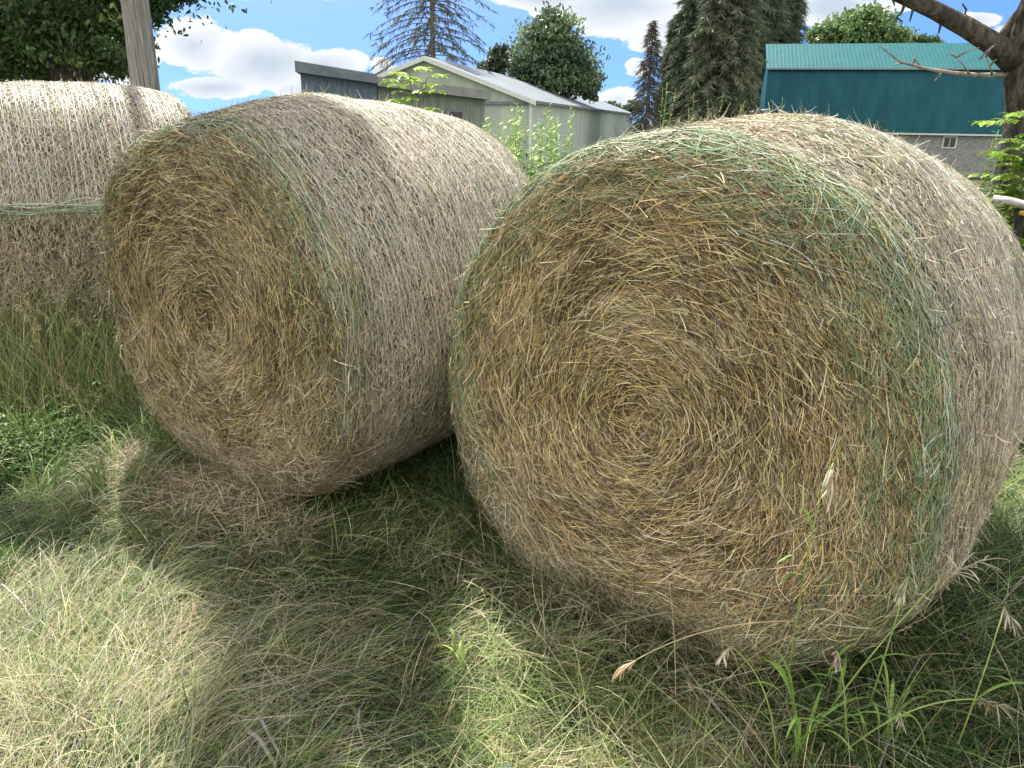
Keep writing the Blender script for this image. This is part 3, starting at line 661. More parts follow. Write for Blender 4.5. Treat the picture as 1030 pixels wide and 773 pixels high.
def pinnate(name, base, stems, label, cat, seed, leaf=.12, col=(.16, .29, .06), group=None, per=9, mat=M_LEAF):
    """stems: list of (p0, p1, p2) world points, with pinnate leaves along them"""
    r = np.random.default_rng(seed); base = np.asarray(base); root = empty(name, base); tag(root, label, cat, group)
    mb = MB(); P, C_, Wd = [], [], []
    for st in stems:
        c = curve(*[np.asarray(q)-base for q in st], 14); mb.tube(c, np.linspace(.008, .002, 14), 6)
        for i in range(per):
            t = .25+.75*(i+.5)/per; o = np.array([np.interp(t, np.linspace(0, 1, 14), c[:, j]) for j in range(3)])
            a = i*2.4+r.normal(0, .4); rl = leaf*r.uniform(1.2, 2.0); d = np.array([math.cos(a), math.sin(a), .45]); e = o+d*rl
            rc = curve(o, o+d*rl*.6+[0, 0, .02], e-[0, 0, rl*.25], 8); mb.tube(rc, .0012, 4)
            for k in range(2, 8):
                for sg in (-1, 1):
                    L_ = leaf*r.uniform(.7, 1.05); sd = np.array([-d[1], d[0], 0])*sg+d*.5+[0, 0, -.2]
                    p = rc[k]; P.append(curve(p, p+sd*L_*.5+[0, 0, .008], p+sd*L_-[0, 0, L_*.3], 6)); C_.append(np.array(col)*r.uniform(.6, 1.5)*[1+.3*r.random(), 1, .8]); Wd.append(L_*.42)
            p = rc[-1]; P.append(curve(p, p+d*leaf*.5, p+d*leaf-[0, 0, leaf*.4], 6)); C_.append(np.array(col)*r.uniform(.8, 1.5)); Wd.append(leaf*.34)
    mb.build('stem', M_SAPBARK, root, True); leafstrip('leaves', P, Wd, C_, mat, root)
    return root
b = at(1040, 270, 4.3); b[2] = 0
sts = []
for (px, py, Y) in [(998, 108, 4.2), (1018, 104, 4.4), (1040, 100, 4.2), (1000, 140, 4.5), (1015, 165, 4.1), (1030, 128, 4.6), (1060, 115, 4.4), (1010, 200, 4.3), (1035, 195, 4.1), (1075, 170, 4.3), (1020, 145, 4.2), (1045, 160, 4.5), (995, 165, 4.6), (1030, 175, 4.7)]:
    e = at(px+10, py+6, Y); m = (b+e)/2; m[2] = e[2]*.8; m[0] = b[0]*.6+e[0]*.4
    sts.append((b+[random.uniform(-.1, .1), random.uniform(-.1, .1), 0], m, e))
pinnate('leafy_shrub', b, sts, 'lush green shrub with compound leaves behind the golden bale by the dark tree trunk', 'shrub', 5, .075, (.22, .38, .07), per=11)
for i, (px, ty, Y, lab) in enumerate([(978, 140, 4.6, 'feathery light green weed between the golden bale and the leafy shrub'), (992, 130, 4.8, 'tall feathery weed against the grey stone wall of the green barn'), (1002, 175, 4.1, 'low weed under the leafy shrub just behind the golden bale')]):
    p = at(px, ty, Y); weed_stem(np.array([p[0], p[1], 0]), p[2], lab, 70+i, 60, .12, (.20, .30, .09), group='feathery weeds beside the shrub', stems=6, spread=.14)
b = at(414, 150, 5.2); b[2] = 0
pinnate('ash_sapling', b, [(b, at(416, 120, 5.2), at(412, 70, 5.2)), (b, at(420, 100, 5.25), at(430, 78, 5.2)), (b, at(405, 100, 5.25), at(400, 80, 5.25))],
        'bright young sapling top peeking over the middle bale before the grey shed', 'sapling', 9, .065, (.30, .48, .09), per=14)

# ------------------------------------------------------------------ fence at the right
fb = at(1030, 235, 3.9); fb[2] = 0
fr = empty('rail_fence', fb); tag(fr, 'grey wooden rail on a black post with yellow insulator at the right edge', 'fence')
M_RAIL = noise_mat('grey_rail', (.38, .36, .33), (.60, .58, .54), 6, (1, 14, 14), .8, .4)
M_BLACK = noise_mat('black_post', (.015, .015, .016), (.035, .035, .036), 20, rough=.5)
M_YEL = noise_mat('yellow_plastic', (.55, .40, .03), (.70, .52, .05), 10, rough=.4)
pr = [at(999, 200, 3.95)-fb, at(1032, 207, 3.85)-fb, at(1120, 224, 3.6)-fb]
MB().tube([pr[0], .5*(pr[0]+pr[1])+[0, 0, .003], pr[1], .5*(pr[1]+pr[2]), pr[2]], [.019, .021, .02, .022, .02], 8, .15).build('rail', M_RAIL, fr, True)
hp = at(1030, 205, 3.93)[2]
px_ = at(1030, 205, 3.93)[0]-fb[0]
MB().box((px_, .03, hp/2), (.035, .012, hp)).box((px_, .045, hp/2), (.010, .03, hp)).build('post', M_BLACK, fr)
MB().tube([(px_-.03, .0, at(1025, 214, 3.93)[2]), (px_-.0, .0, at(1025, 214, 3.93)[2]), (px_+.03, .0, at(1025, 216, 3.93)[2])], [.010, .016, .012], 8).build('insulator', M_YEL, fr, True)

# ------------------------------------------------------------------ trees
def leaf_cloud(name, blobs, n, size, cols, wts, parent, seed, mat=M_LEAF, base=(0, 0, 0), aspect=.6):
    """leaf-sized faces spread in clumps through each blob: blobs (cx,cy,cz,rx,ry,rz)"""
    r = np.random.default_rng(seed); B = np.array(blobs, float); vol = B[:, 3]*B[:, 4]*B[:, 5]; 
    k = r.choice(len(B), n, p=(vol**.75)/(vol**.75).sum())
    # twig clusters inside the blob
    nc = max(20, n//45); kc = r.choice(len(B), nc, p=(vol**.75)/(vol**.75).sum())
    d = unit(r.normal(size=(nc, 3)))*(r.random((nc, 1))**.42); cen = B[kc, :3]+d*B[kc, 3:]
    ci = r.integers(0, nc, n); rr = (B[kc[ci], 3:].mean(1)*.20)[:, None]
    P0 = cen[ci]+r.normal(size=(n, 3))*rr*[1, 1, .6]
    dr = unit(r.normal(size=(n, 3))+[0, 0, -.3]); L_ = size*r.uniform(.6, 1.3, (n, 1))
    P = np.stack([P0-dr*L_*.5, P0, P0+dr*L_*.5-[0, 0, .1]*L_], 1)-np.asarray(base)
    side = np.cross(dr, unit(r.normal(size=(n, 3))))[:, None, :]
    W_ = (L_*aspect)*np.array([[.35, 1, .3]])
    cc = pal(cols, wts, nc, r, .12)[ci]*(1+.15*r.normal(size=(n, 1))).clip(.5, 1.6)
    return link_mesh(name, strip_mesh(name, P, W_, side, cc), mat, parent), cen-np.asarray(base)
def tree(name, base, trunk_h, r0, blobs, n, size, cols, wts, label, seed, group=None, bark=M_BARK, limbs=26, cat='tree'):
    root = empty(name, base); tag(root, label, cat, group); random.seed(seed); base = np.asarray(base)
    o, cen = leaf_cloud('crown', blobs, n, size, cols, wts, root, seed, base=base)
    mb = MB(); top = np.array([0, 0, trunk_h]); tb = np.array(blobs)[:, :3].mean(0)-base; top[:2] = tb[:2]*.6
    c = [top*t+np.array([.05*math.sin(5*t+seed), .05*math.cos(4*t), 0])*trunk_h*.15*(t > 0) for t in np.linspace(0, 1, 8)]
    mb.tube(c, np.linspace(r0, r0*.25, 8), 10, .15)
    idx = np.random.default_rng(seed).choice(len(cen), min(limbs, len(cen)), replace=False)
    for i in idx:
        t = random.uniform(.35, .95); o = c[int(t*7)]; e = cen[i]; m = (o+e)/2+[0, 0, .12*np.linalg.norm(e-o)]
        mb.tube(curve(o, m, e, 7), np.linspace(r0*.30, r0*.04, 7), 5, .2)
    mb.build('trunk', bark, root, True); return root
def blob(px, py, Y, rpx, rpy, ry=None):
    p = at(px, py, Y); s = Y/FPX*1.02; return (*p, rpx*s, (ry if ry else (rpx+rpy)/2*s), rpy*s)
FD = [(.045, .085, .03), (.07, .12, .04), (.10, .16, .055), (.13, .20, .07), (.22, .29, .10)]
# big maple at the upper left
Y = 13.
bl = [blob(20, -40, Y, 95, 70), blob(110, -60, Y, 90, 70), blob(-60, 10, Y, 80, 60), blob(10, 50, Y, 55, 24), blob(105, 35, Y-1, 36, 36), blob(70, -10, Y+1, 80, 40), blob(60, 20, Y-1, 60, 36), blob(30, 5, Y+.5, 80, 45), blob(172, -18, Y, 30, 18), blob(60, -200, Y, 150, 120), blob(-120, -90, Y, 110, 90), blob(128, 60, Y+.5, 20, 14), blob(40, 66, Y+1.5, 70, 18), blob(135, 8, Y+.5, 26, 26), blob(0, 30, Y+1.5, 80, 50), blob(90, 62, Y+2, 50, 20), blob(140, 45, Y+1, 14, 14)]
bs = at(78, 90, Y); g0 = (bs[0], bs[1], float(gz(bs[0], bs[1])))
tree('maple_tree', g0, 6.5, .42, bl, 120000, .08, FD, [1.3, 1.5, 1.3, .7, .2], 'big dark leafy tree behind the left bale, its crown leaving the frame', 3, limbs=40)
# a long bough of the same maple reaches over the bales; its leaves throw the soft shade on the grass
def bough():
    root = [o for o in bpy.data.objects if o.name.startswith('maple_tree')][0]; base = np.array(g0)
    S = np.array([math.sin(SUN_AZ)/math.tan(SUN_EL), math.cos(SUN_AZ)/math.tan(SUN_EL), 1.0])
    bl = []
    for (a, b_, rr, h) in [(330, 650, .26, 6.2), (280, 740, .20, 6.4), (360, 705, .25, 6.0), (45, 530, .22, 6.6), (-70, 540, .3, 6.6), (320, 790, .28, 6.2), (420, 640, .12, 6.1)]:
        bl.append((*(gnd(a, b_)+S*h), rr, rr, .22))
    o, cen = leaf_cloud('bough_leaves', bl, 5200, .10, FD, [1.3, 1.5, 1.3, .7, .2], root, 91, base=base)
    mb = MB(); tip = np.array(bl[2][:3])-base; st = np.array([0, 0, 5.2]); c = curve(st, (st+tip)/2+[0, 0, 1.0], tip, 12); mb.tube(c, np.linspace(.12, .02, 12), 7, .15)
    for i in range(0, len(cen), 3):
        k_ = 10 if i % 2 else 8; mb.tube(curve(c[k_], (c[k_]+cen[i])/2+[0, 0, .1], cen[i], 5), np.linspace(.018, .005, 5), 4)
    mb.build('bough', M_BARK, root, True)
bough()
# tree with round crown beyond the white building
Y = 62.
bl = [blob(556, 34, Y, 26, 22), blob(545, 55, Y, 30, 26), blob(570, 60, Y, 28, 22), blob(560, 78, Y, 34, 20), blob(590, 82, Y+1, 16, 12), blob(597, 95, Y+1, 11, 9), blob(525, 80, Y, 18, 16), blob(560, 18, Y, 15, 9)]
bs = at(558, 122, Y)
tree('roundcrown_tree', (bs[0], bs[1], -3.1), 9, .3, bl, 19000, .28, [(.14, .21, .12), (.19, .27, .15), (.25, .34, .19), (.09, .15, .085)], [1, 1.2, .7, .7], 'round-crowned leafy tree standing behind the white metal building', 5)
# tree behind the green barn
Y = 105.
bl = [blob(845, 34, Y, 22, 16), blob(870, 30, Y, 26, 19), blob(895, 36, Y, 18, 12), blob(822, 44, Y, 14, 12), blob(868, 18, Y, 14, 9)]
bs = at(862, 60, Y)
tree('broadleaf_tree', (bs[0], bs[1], -3.1), 11, .35, bl, 13000, .45, [(.12, .19, .08), (.17, .26, .10), (.23, .33, .12)], [1, 1.2, .7], 'light green leafy tree showing over the roof of the green barn', 6)
bl = [blob(905, 38, 125, 14, 8), blob(925, 42, 125, 12, 6), blob(940, 44, 125, 12, 5)]
bs = at(925, 60, 125)
tree('broadleaf_tree', (bs[0], bs[1], -3.1), 10, .35, bl, 4000, .45, [(.07, .12, .05), (.10, .16, .06)], [1, 1], 'low pale treetop just above the barn roof ridge on the right', 7)
# far hedge trees around the notch left of the spruces
bl = [blob(612, 112, 120, 16, 8), blob(636, 110, 120, 12, 6)]
bs = at(620, 122, 120)
tree('broadleaf_tree', (bs[0], bs[1], -3.1), 4, .25, bl, 3500, .45, [(.05, .09, .04), (.08, .13, .05)], [1, 1], 'low distant treetop between the white building and the spruces', 8)

def spruce(name, px, topy, Y, wpx, label, seed, dens=1.0, dead=False, cols=None, wts=None, group='old spruces in a clump', basepy=112, open_=0.0):
    r = np.random.default_rng(seed); random.seed(seed)
    b = at(px, basepy, Y); base = np.array([b[0], b[1], -3.0]); top = at(px, topy, Y); H_ = top[2]-base[2]
    root = empty(name, base); tag(root, label, 'tree', group)
    half = wpx*Y/FPX
    mb = MB(); mb.tube([(0, 0, 0), (.05, 0, H_*.35), (0, .05, H_*.7), (.02, 0, H_)], [.26, .19, .10, .015], 8, .1)
    P, Wd, Cc, Sd = [], [], [], []
    nb = int((430 if not dead else 230)*dens)
    for i in range(nb):
        t = (i+r.random())/nb; z = H_*(.12+.88*t); a = i*2.399+r.normal(0, .3)
        prof = (1-t)**(.62 if not dead else .7)*(.75+.25*min(1, t*6)); L_ = half*max(.05, prof)*r.uniform(.65, 1.15)
        droop = .18+.30*(1-t)
        p0 = np.array([0, 0, z]); p1 = p0+np.array([math.cos(a), math.sin(a), .12])*L_*.5; p2 = p0+np.array([math.cos(a)*L_, math.sin(a)*L_, -L_*droop])
        c = curve(p0, p1, p2, 8)
        mb.tube(c[::2] if len(c) > 4 else c, np.linspace(.045 if not dead else .04, .010, 4), 4)
        m = int((120 if not dead else 80)*(.5+prof)*max(dens, .8))
        ts = r.uniform(.12 if not dead else .2, 1, m)
        o = np.stack([np.interp(ts, np.linspace(0, 1, 8), c[:, j]) for j in range(3)], -1)
        ln = (r.uniform(.25, .75, m) if not dead else r.uniform(.2, .7, m))*(Y/62)
        dd = np.stack([r.normal(0, .6, m)+math.cos(a)*.6, r.normal(0, .6, m)+math.sin(a)*.6, -r.uniform(.2, 1.3, m)], -1); dd = unit(dd)
        q = o+dd*ln[:, None]
        P.append(np.stack([o, (o+q)/2, q], 1)); w = r.uniform(.04, .11, m)*(1 if not dead else .6); Wd.append(w[:, None]*np.array([[.6, 1, .3]])); Sd.append(unit(r.normal(size=(m, 3)))[:, None])
        Cc.append(pal(cols, wts, m, r, .2))
    mb.build('trunk', M_BARK if not dead else M_DEAD2, root, True)
    link_mesh('crown', strip_mesh('crown', np.concatenate(P), np.concatenate(Wd), np.concatenate(Sd), np.concatenate(Cc)), M_NEEDLE, root)
M_DEAD2 = noise_mat('grey_dead_bark', (.10, .09, .08), (.20, .18, .165), 6, rough=.9)
SC = [(.12, .165, .105), (.16, .20, .13), (.22, .235, .17), (.09, .125, .08), (.18, .18, .13)]
SW = [1.2, 1, .6, .8, .6]
spruce('spruce_tree', 673, 20, 66, 17, 'slim dark spruce at the left of the spruce clump', 61, .8, cols=SC, wts=SW)
spruce('spruce_tree', 697, -85, 64, 42, 'spruce on the left of the clump with its top above the frame', 62, 1, cols=SC, wts=SW)
spruce('spruce_tree', 722, -110, 60, 46, 'tall brownish spruce in the middle of the clump', 63, 1, cols=SC, wts=[.7, 1, 1, .5, 1])
spruce('spruce_tree', 752, -80, 111, 46, 'thick grey-green spruce right of the clump middle', 64, 1, cols=SC, wts=SW)
spruce('spruce_tree', 781, -38, 113, 33, 'spruce at the right of the clump beside the green barn roof', 65, 1, cols=SC, wts=SW)
spruce('spruce_tree', 722, -60, 78, 44, 'spruce at the back of the clump filling its middle', 66, 1, cols=SC, wts=SW)
spruce('spruce_tree', 806, 55, 90, 10, 'small spruce tip right behind the barn roof end', 67, .5, cols=SC, wts=SW)
spruce('bare_spruce', 651, 20, 60, 26, 'thin bare dying spruce left of the spruce clump', 68, .55, True, [(.12, .11, .09), (.16, .15, .13), (.07, .085, .05)], [1, 1, .5], 'bare dying spruces')
spruce('bare_spruce', 436, -150, 52, 92, 'tall half-bare spruce behind the grey shed and the white gable', 69, 1.0, True, [(.12, .125, .10), (.16, .16, .13), (.08, .11, .065)], [1, .8, 1.1], 'bare dying spruces')
bl = [blob(500, 60, 60, 9, 13), blob(492, 72, 60, 10, 10)]
bs = at(498, 100, 60)
tree('small_evergreen', (bs[0], bs[1], -3.0), 5, .15, bl, 3500, .26, [(.06, .085, .05), (.09, .12, .07)], [1, 1], 'dark bushy treetop right behind the white gable ridge', 9)

# old tree at the right edge
def old_tree():
    Y = 6.2; b = at(1032, 120, Y); base = np.array([b[0]+.02, b[1], 0]); root = empty('old_tree', base)
    tag(root, 'dark rough-barked leaning tree trunk with a heavy bare limb at the right edge', 'tree'); random.seed(12)
    A = lambda x, y, dy=0: at(x, y, Y+dy)-base
    mb = MB(); mb.tube([(0.06, 0, -.05), (.03, 0, .5), A(1036, 120), A(1032, 80), A(1030, 55), A(1037, 25), A(1050, -15), A(1060, -90), A(1075, -220)], [.25, .18, .15, .145, .14, .12, .11, .09, .04], 14, .22)
    mb.build('trunk', M_BARK, root, True)
    mb = MB(); mb.tube([A(1022, 62), A(1000, 44), A(972, 28), A(940, 10), A(905, -6), A(860, -30), A(800, -75)], [.10, .078, .066, .060, .052, .04, .02], 12, .2)
    mb.build('limb', M_BARK, root, True)
    mb = MB(); mb.tube([A(1005, 46), A(1012, 30), A(1020, 18), A(1035, 0)], [.05, .032, .028, .02], 8, .2); mb.build('limb', M_BARK, root, True)
    # dead pale branch with bare twigs
    mb = MB(); main = [A(1012, 76), A(985, 76), A(960, 74, -.1), A(930, 69, -.2), A(905, 62, -.3), A(884, 46, -.3)]
    mb.tube(main, [.022, .018, .014, .011, .008, .004], 7, .2)
    for (a, b_) in [((998, 76), (992, 58)), ((992, 58), (996, 50)), ((975, 75), (962, 58)), ((962, 58), (952, 55)), ((985, 60), (1000, 46)), ((962, 58), (985, 48)), ((940, 71), (946, 78)), ((925, 67), (918, 58)), ((912, 64), (898, 66)), ((918, 67), (922, 55)), ((950, 72), (940, 82)), ((996, 66), (1003, 60))]:
        p, q = A(*a, -.1), A(*b_, -.15); mb.tube([p, (p+q)/2+[0, 0, .01], q], [.009, .006, .003], 5, .2)
    mb.build('dead_branch', M_DEAD, root, True)
    for chain in [[(910, 5), (902, 18), (908, 22)], [(918, 0), (915, 22)], [(945, 18), (944, 34)], [(965, 24), (972, 10), (968, 4)], [(985, 36), (990, 26)], [(893, -8), (900, 6)], [(1000, 40), (990, 52)]]:
        pp = [A(*q) for q in chain]; pp.insert(1, (pp[0]+pp[1])/2+[.01, 0, 0])
        MB().tube(pp, np.linspace(.014, .005, len(pp)), 5, .25).build('twig', M_BARK, root, True)
    # living twigs with leaves high above
    o, cen = leaf_cloud('crown', [tuple(at(1080, -260, Y))+(1.5, 1.3, 1.0)], 2500, .10, FD, [1, 1, 1, .6, .1], root, 77, base=base)
old_tree()

# pole at the upper left
def pole():
    Y = 9.5; p = at(147, 92, Y); q = at(136.5, 0, Y); rr = 11.6*Y/FPX*1.03
    base = np.array([p[0], p[1], 0.0]); root = empty('utility_pole', base); tag(root, 'weathered grey wooden pole rising behind the left bale', 'pole')
    top = 7.6; d = (q-p)/(q[2]-p[2]); mb = MB(); n = 40; NS = 28; pts = []; V = []
    r = np.random.default_rng(4); prof = 1+.06*np.sin(np.arange(NS)*1.9)+.05*r.normal(size=NS)
    prof[[3, 9, 16, 22]] -= .13
    for i in range(n):
        z = top*i/(n-1); c = p+d*(z-p[2]); c = np.array([base[0]+(c[0]-base[0])*.55, base[1], z])-base
        for k in range(NS):
            a = 2*PI*k/NS+.05*math.sin(z*1.3); rad = rr*(1.06-.045*z)*(prof[k]+.02*math.sin(z*3+k))
            V.append((c[0]+rad*math.cos(a), c[1]+rad*math.sin(a), z))
    F = [(i*NS+k, i*NS+(k+1) % NS, (i+1)*NS+(k+1) % NS, (i+1)*NS+k) for i in range(n-1) for k in range(NS)]+[tuple((n-1)*NS+k for k in range(NS))]
    mb.add(V, F); mb.build('pole_shaft', M_POLE, root, False)
    MB().tube([(0, 0, 7.5), (0, 0, 7.66)], [.13, .09], 14).build('pole_cap', M_BARK, root)
pole()

# ------------------------------------------------------------------ buildings
def ribbed(name, c1, c2, scale, axis='X', rough=.45, metallic=0.0, bump=.5, rib_dark=.25):
    """painted ribbed sheet metal: ribs as a wave bump along one local axis"""
    m, nt, out = new_mat(name)
    tc = nt.nodes.new('ShaderNodeTexCoord')
    wv = nt.nodes.new('ShaderNodeTexWave'); wv.bands_direction = axis; wv.inputs['Scale'].default_value = scale; wv.wave_profile = 'SIN'
    nt.links.new(tc.outputs['Object'], wv.inputs['Vector'])
    pw = nt.nodes.new('ShaderNodeMath'); pw.operation = 'POWER'; pw.inputs[1].default_value = 5; nt.links.new(wv.outputs['Fac'], pw.inputs[0])
    nz = nt.nodes.new('ShaderNodeTexNoise'); nz.inputs['Scale'].default_value = 1.1; nz.inputs['Detail'].default_value = 8; mpp = nt.nodes.new('ShaderNodeMapping'); mpp.inputs['Scale'].default_value = (1, 1, .16); nt.links.new(tc.outputs['Object'], mpp.inputs[0]); nt.links.new(mpp.outputs[0], nz.inputs['Vector'])
    cr = nt.nodes.new('ShaderNodeValToRGB'); e = cr.color_ramp.elements; e[0].position = .35; e[0].color = (*c1, 1); e[1].position = .7; e[1].color = (*c2, 1)
    nt.links.new(nz.outputs['Fac'], cr.inputs[0])
    mm = nt.nodes.new('ShaderNodeMixRGB'); mm.blend_type = 'MULTIPLY'; mm.inputs[2].default_value = (.82, .82, .82, 1); mf = nt.nodes.new('ShaderNodeMath'); mf.operation = 'MULTIPLY'; mf.inputs[1].default_value = rib_dark*2  # darker tone along the rib crests
    nt.links.new(pw.outputs[0], mf.inputs[0]); nt.links.new(mf.outputs[0], mm.inputs[0]); nt.links.new(cr.outputs[0], mm.inputs[1])
    p = nt.nodes.new('ShaderNodeBsdfPrincipled'); p.inputs['Roughness'].default_value = rough; p.inputs['Metallic'].default_value = metallic; p.inputs['Specular IOR Level'].default_value = .15
    nt.links.new(mm.outputs[0], p.inputs['Base Color'])
    b = nt.nodes.new('ShaderNodeBump'); b.inputs['Strength'].default_value = bump; b.inputs['Distance'].default_value = .06
    nt.links.new(pw.outputs[0], b.inputs['Height']); nt.links.new(b.outputs[0], p.inputs['Normal']); nt.links.new(p.outputs[0], out.inputs[0])
    return m
def poly(name, verts, faces, mat, parent): return MB().add(verts, faces).build(name, mat, parent)
M_WMET = ribbed('white_sheet', (.50, .58, .53), (.68, .74, .68), 2.6, 'X')
M_WMETY = ribbed('white_sheet_gable', (.50, .56, .48), (.58, .64, .55), 2.6, 'X')
M_WROOF = ribbed('grey_white_roof', (.22, .245, .27), (.28, .31, .335), 2.0, 'X')
M_TEAL = ribbed('teal_sheet', (.005, .072, .098), (.012, .100, .130), .8, 'X', bump=.35)
M_TEALR = ribbed('teal_roof_sheet', (.015, .105, .118), (.022, .125, .138), .8, 'X', rough=.6, bump=.25, rib_dark=.12)
M_STONE = noise_mat('grey_block_wall', (.20, .21, .21), (.34, .35, .35), 3, (1, 1, 3), .9, .5, 8)
M_WHITE = noise_mat('white_trim', (.55, .57, .56), (.68, .69, .68), 6, rough=.6)
M_GLASS = noise_mat('dark_glass', (.03, .035, .05), (.06, .07, .09), 3, rough=.15, spec=.6)
M_SHED = noise_mat('blue_grey_boards', (.09, .135, .18), (.16, .22, .30), 3, (9, 9, .5), .85, .6, 8)
M_SHED2 = noise_mat('grey_green_wall', (.17, .20, .18), (.25, .29, .26), 2.2, (6, 6, .6), .85, .4, 8)
M_FASC = noise_mat('dark_fascia', (.13, .155, .19), (.18, .215, .26), 3, rough=.6)
M_FASC2 = noise_mat('grey_fascia', (.20, .22, .22), (.28, .30, .30), 3, rough=.6)

def frame_at(p0, p1):
    """local frame: X from p0 to p1 (horizontal), Y away, origin p0"""
    d = np.array([p1[0]-p0[0], p1[1]-p0[1]]); L_ = np.linalg.norm(d); return L_, math.atan2(d[1], d[0])
def barn():
    # long side nearly facing the camera
    Y0, Y1 = 84., 78.
    a = at(769, 131, Y0); b = at(1052, 134.5, Y1); L_, rz = frame_at(a, b)
    zb, ze, zr = a[2], at(774, 68, Y0+2.2)[2], at(786, 45, Y0+7)[2]; zg = -3.3
    root = empty('gambrel_barn', (a[0], a[1], zg), rz); tag(root, 'long teal metal barn with gambrel roof on a grey block basement', 'barn')
    zb -= zg; ze -= zg; zr -= zg
    g1, g2, W_ = 1.7, 6.8, 13.6
    MB().box((L_/2, W_/2, zb/2), (L_-.3, W_-.3, zb)).build('basement_wall', M_STONE, root)
    # lower steep slope (both sides), upper shallow slope, gable ends
    t = .12
    def slab(y0, z0, y1, z1, mat, name, ov=.25):
        v = [(-ov, y0, z0), (L_+ov, y0, z0), (L_+ov, y1, z1), (-ov, y1, z1), (-ov, y0, z0-t), (L_+ov, y0, z0-t), (L_+ov, y1, z1-t), (-ov, y1, z1-t)]
        poly(name, v, [(0, 1, 2, 3), (7, 6, 5, 4), (0, 4, 5, 1), (2, 6, 7, 3), (1, 5, 6, 2), (0, 3, 7, 4)], mat, root)
    slab(-.25, zb-.1, g1, ze, M_TEAL, 'lower_roof'); slab(g1-.35, ze-.16, g2, zr, M_TEALR, 'upper_roof', .45)
    slab(W_+.25, zb-.1, W_-g1, ze, M_TEAL, 'lower_roof'); slab(W_-g1+.35, ze-.16, g2+.001, zr-.002, M_TEALR, 'upper_roof', .45)
    for x in (0, L_):
        poly('gable_wall', [(x, 0, zb), (x, W_, zb), (x, W_-g1, ze-.2), (x, g2, zr-.25), (x, g1, ze-.2)], [(0, 1, 2, 3, 4)], M_TEAL, root)
    MB().box((L_/2, -.30, zb-.12), (L_+.5, .06, .16)).build('sill_board', M_WHITE, root)
    MB().box((L_/2, g1-.40, ze-.20), (L_+.9, .05, .14)).build('eave_trim', M_FASC2, root)
    k = L_/(1052-769)
    # small door in the slope and basement window
    x = (889-769)*k; sl = (g1+.25)/(ze-zb+.1); th = math.atan(sl)
    z0 = .1; M = Matrix.Translation((x, -.25-.03+z0*sl, zb+z0)) @ Matrix.Rotation(-th, 4, 'X')
    MB().box((0, 0, .75), (.95, .07, 1.5), M).build('door', noise_mat('dark_teal_door', (.012, .06, .07), (.02, .08, .09), 3), root)
    x = (962-769)*k
    f = MB().box((x, .12, zb-.85), (1.35, .12, 1.2)).build('window', M_WHITE, root)
    MB().box((x-.28, .045, zb-.85), (.46, .06, .9)).build('pane', M_GLASS, f)
    MB().box((x+.28, .045, zb-.85), (.46, .06, .9)).build('pane', M_GLASS, f)
barn()
def white_building():
    # gable end towards the camera left, side wall receding to the right
    c = at(534, 99, 42.); far = at(634, 116.5, 92.)
    L_, rz = frame_at(c, far); zg = -3.2; ze = c[2]-zg
    root = empty('metal_building', (c[0], c[1], zg), rz); tag(root, 'long white metal building with a gable end behind the grey shed', 'building')
    Wd = 11.5; apex = at(441, 57, 45.)
    # find the ridge height so that the apex sits where the gable centre is
    rdir = np.array([-math.sin(rz), math.cos(rz)]); mid = np.array([c[0], c[1]])+rdir*Wd/2
    zr = (57*0+at(441, 57, mid[1])[2])-zg
    MB().box((L_/2, -.0, ze/2), (L_-.02, .12, ze-.05)).build('side_wall', M_WMET, root)
    MB().box((L_/2, Wd, ze/2), (L_-.02, .12, ze-.05)).build('side_wall', M_WMET, root)
    M2 = ribbed('white_sheet_gable', (.36, .43, .36), (.50, .56, .48), 2.6, 'Y')
    for x in (0, L_):
        poly('gable_wall', [(x, 0, 0), (x, Wd, 0), (x, Wd, ze-.06), (x, Wd/2, zr-.06), (x, 0, ze-.06)], [(0, 1, 2, 3, 4)], M2, root)
    t = .14
    for s, (y0, y1) in enumerate(((-.35, Wd/2), (Wd+.35, Wd/2))):
        dz = (zr-ze)/(Wd/2)*.35
        v = [(-.3, y0, ze-dz), (L_+.3, y0, ze-dz), (L_+.3, y1+(.002 if s else 0), zr), (-.3, y1+(.002 if s else 0), zr)]; v += [(a_, b_, c_-t) for a_, b_, c_ in v]
        poly('roof', v, [(0, 1, 2, 3), (7, 6, 5, 4), (0, 4, 5, 1), (2, 6, 7, 3), (1, 5, 6, 2), (0, 3, 7, 4)], M_WROOF, root)
        v = [(-.34, y0, ze-dz-.0), (-.34, y1, zr), (-.34, y1, zr-.24), (-.34, y0, ze-dz-.24)]; v += [(-.31, b_, c_) for a_, b_, c_ in v]
        poly('rake_trim', v, [(3, 2, 1, 0), (4, 5, 6, 7), (0, 1, 5, 4), (2, 3, 7, 6), (1, 2, 6, 5), (0, 4, 7, 3)], M_WHITE, root)
    MB().box((-.08, Wd*.42, ze-.25), (.14, Wd*.8, .16)).build('door_track', M_FASC, root)
    MB().box((-.05, -.03, ze/2), (.14, .14, ze-.1)).build('corner_trim', M_WHITE, root)
white_building()
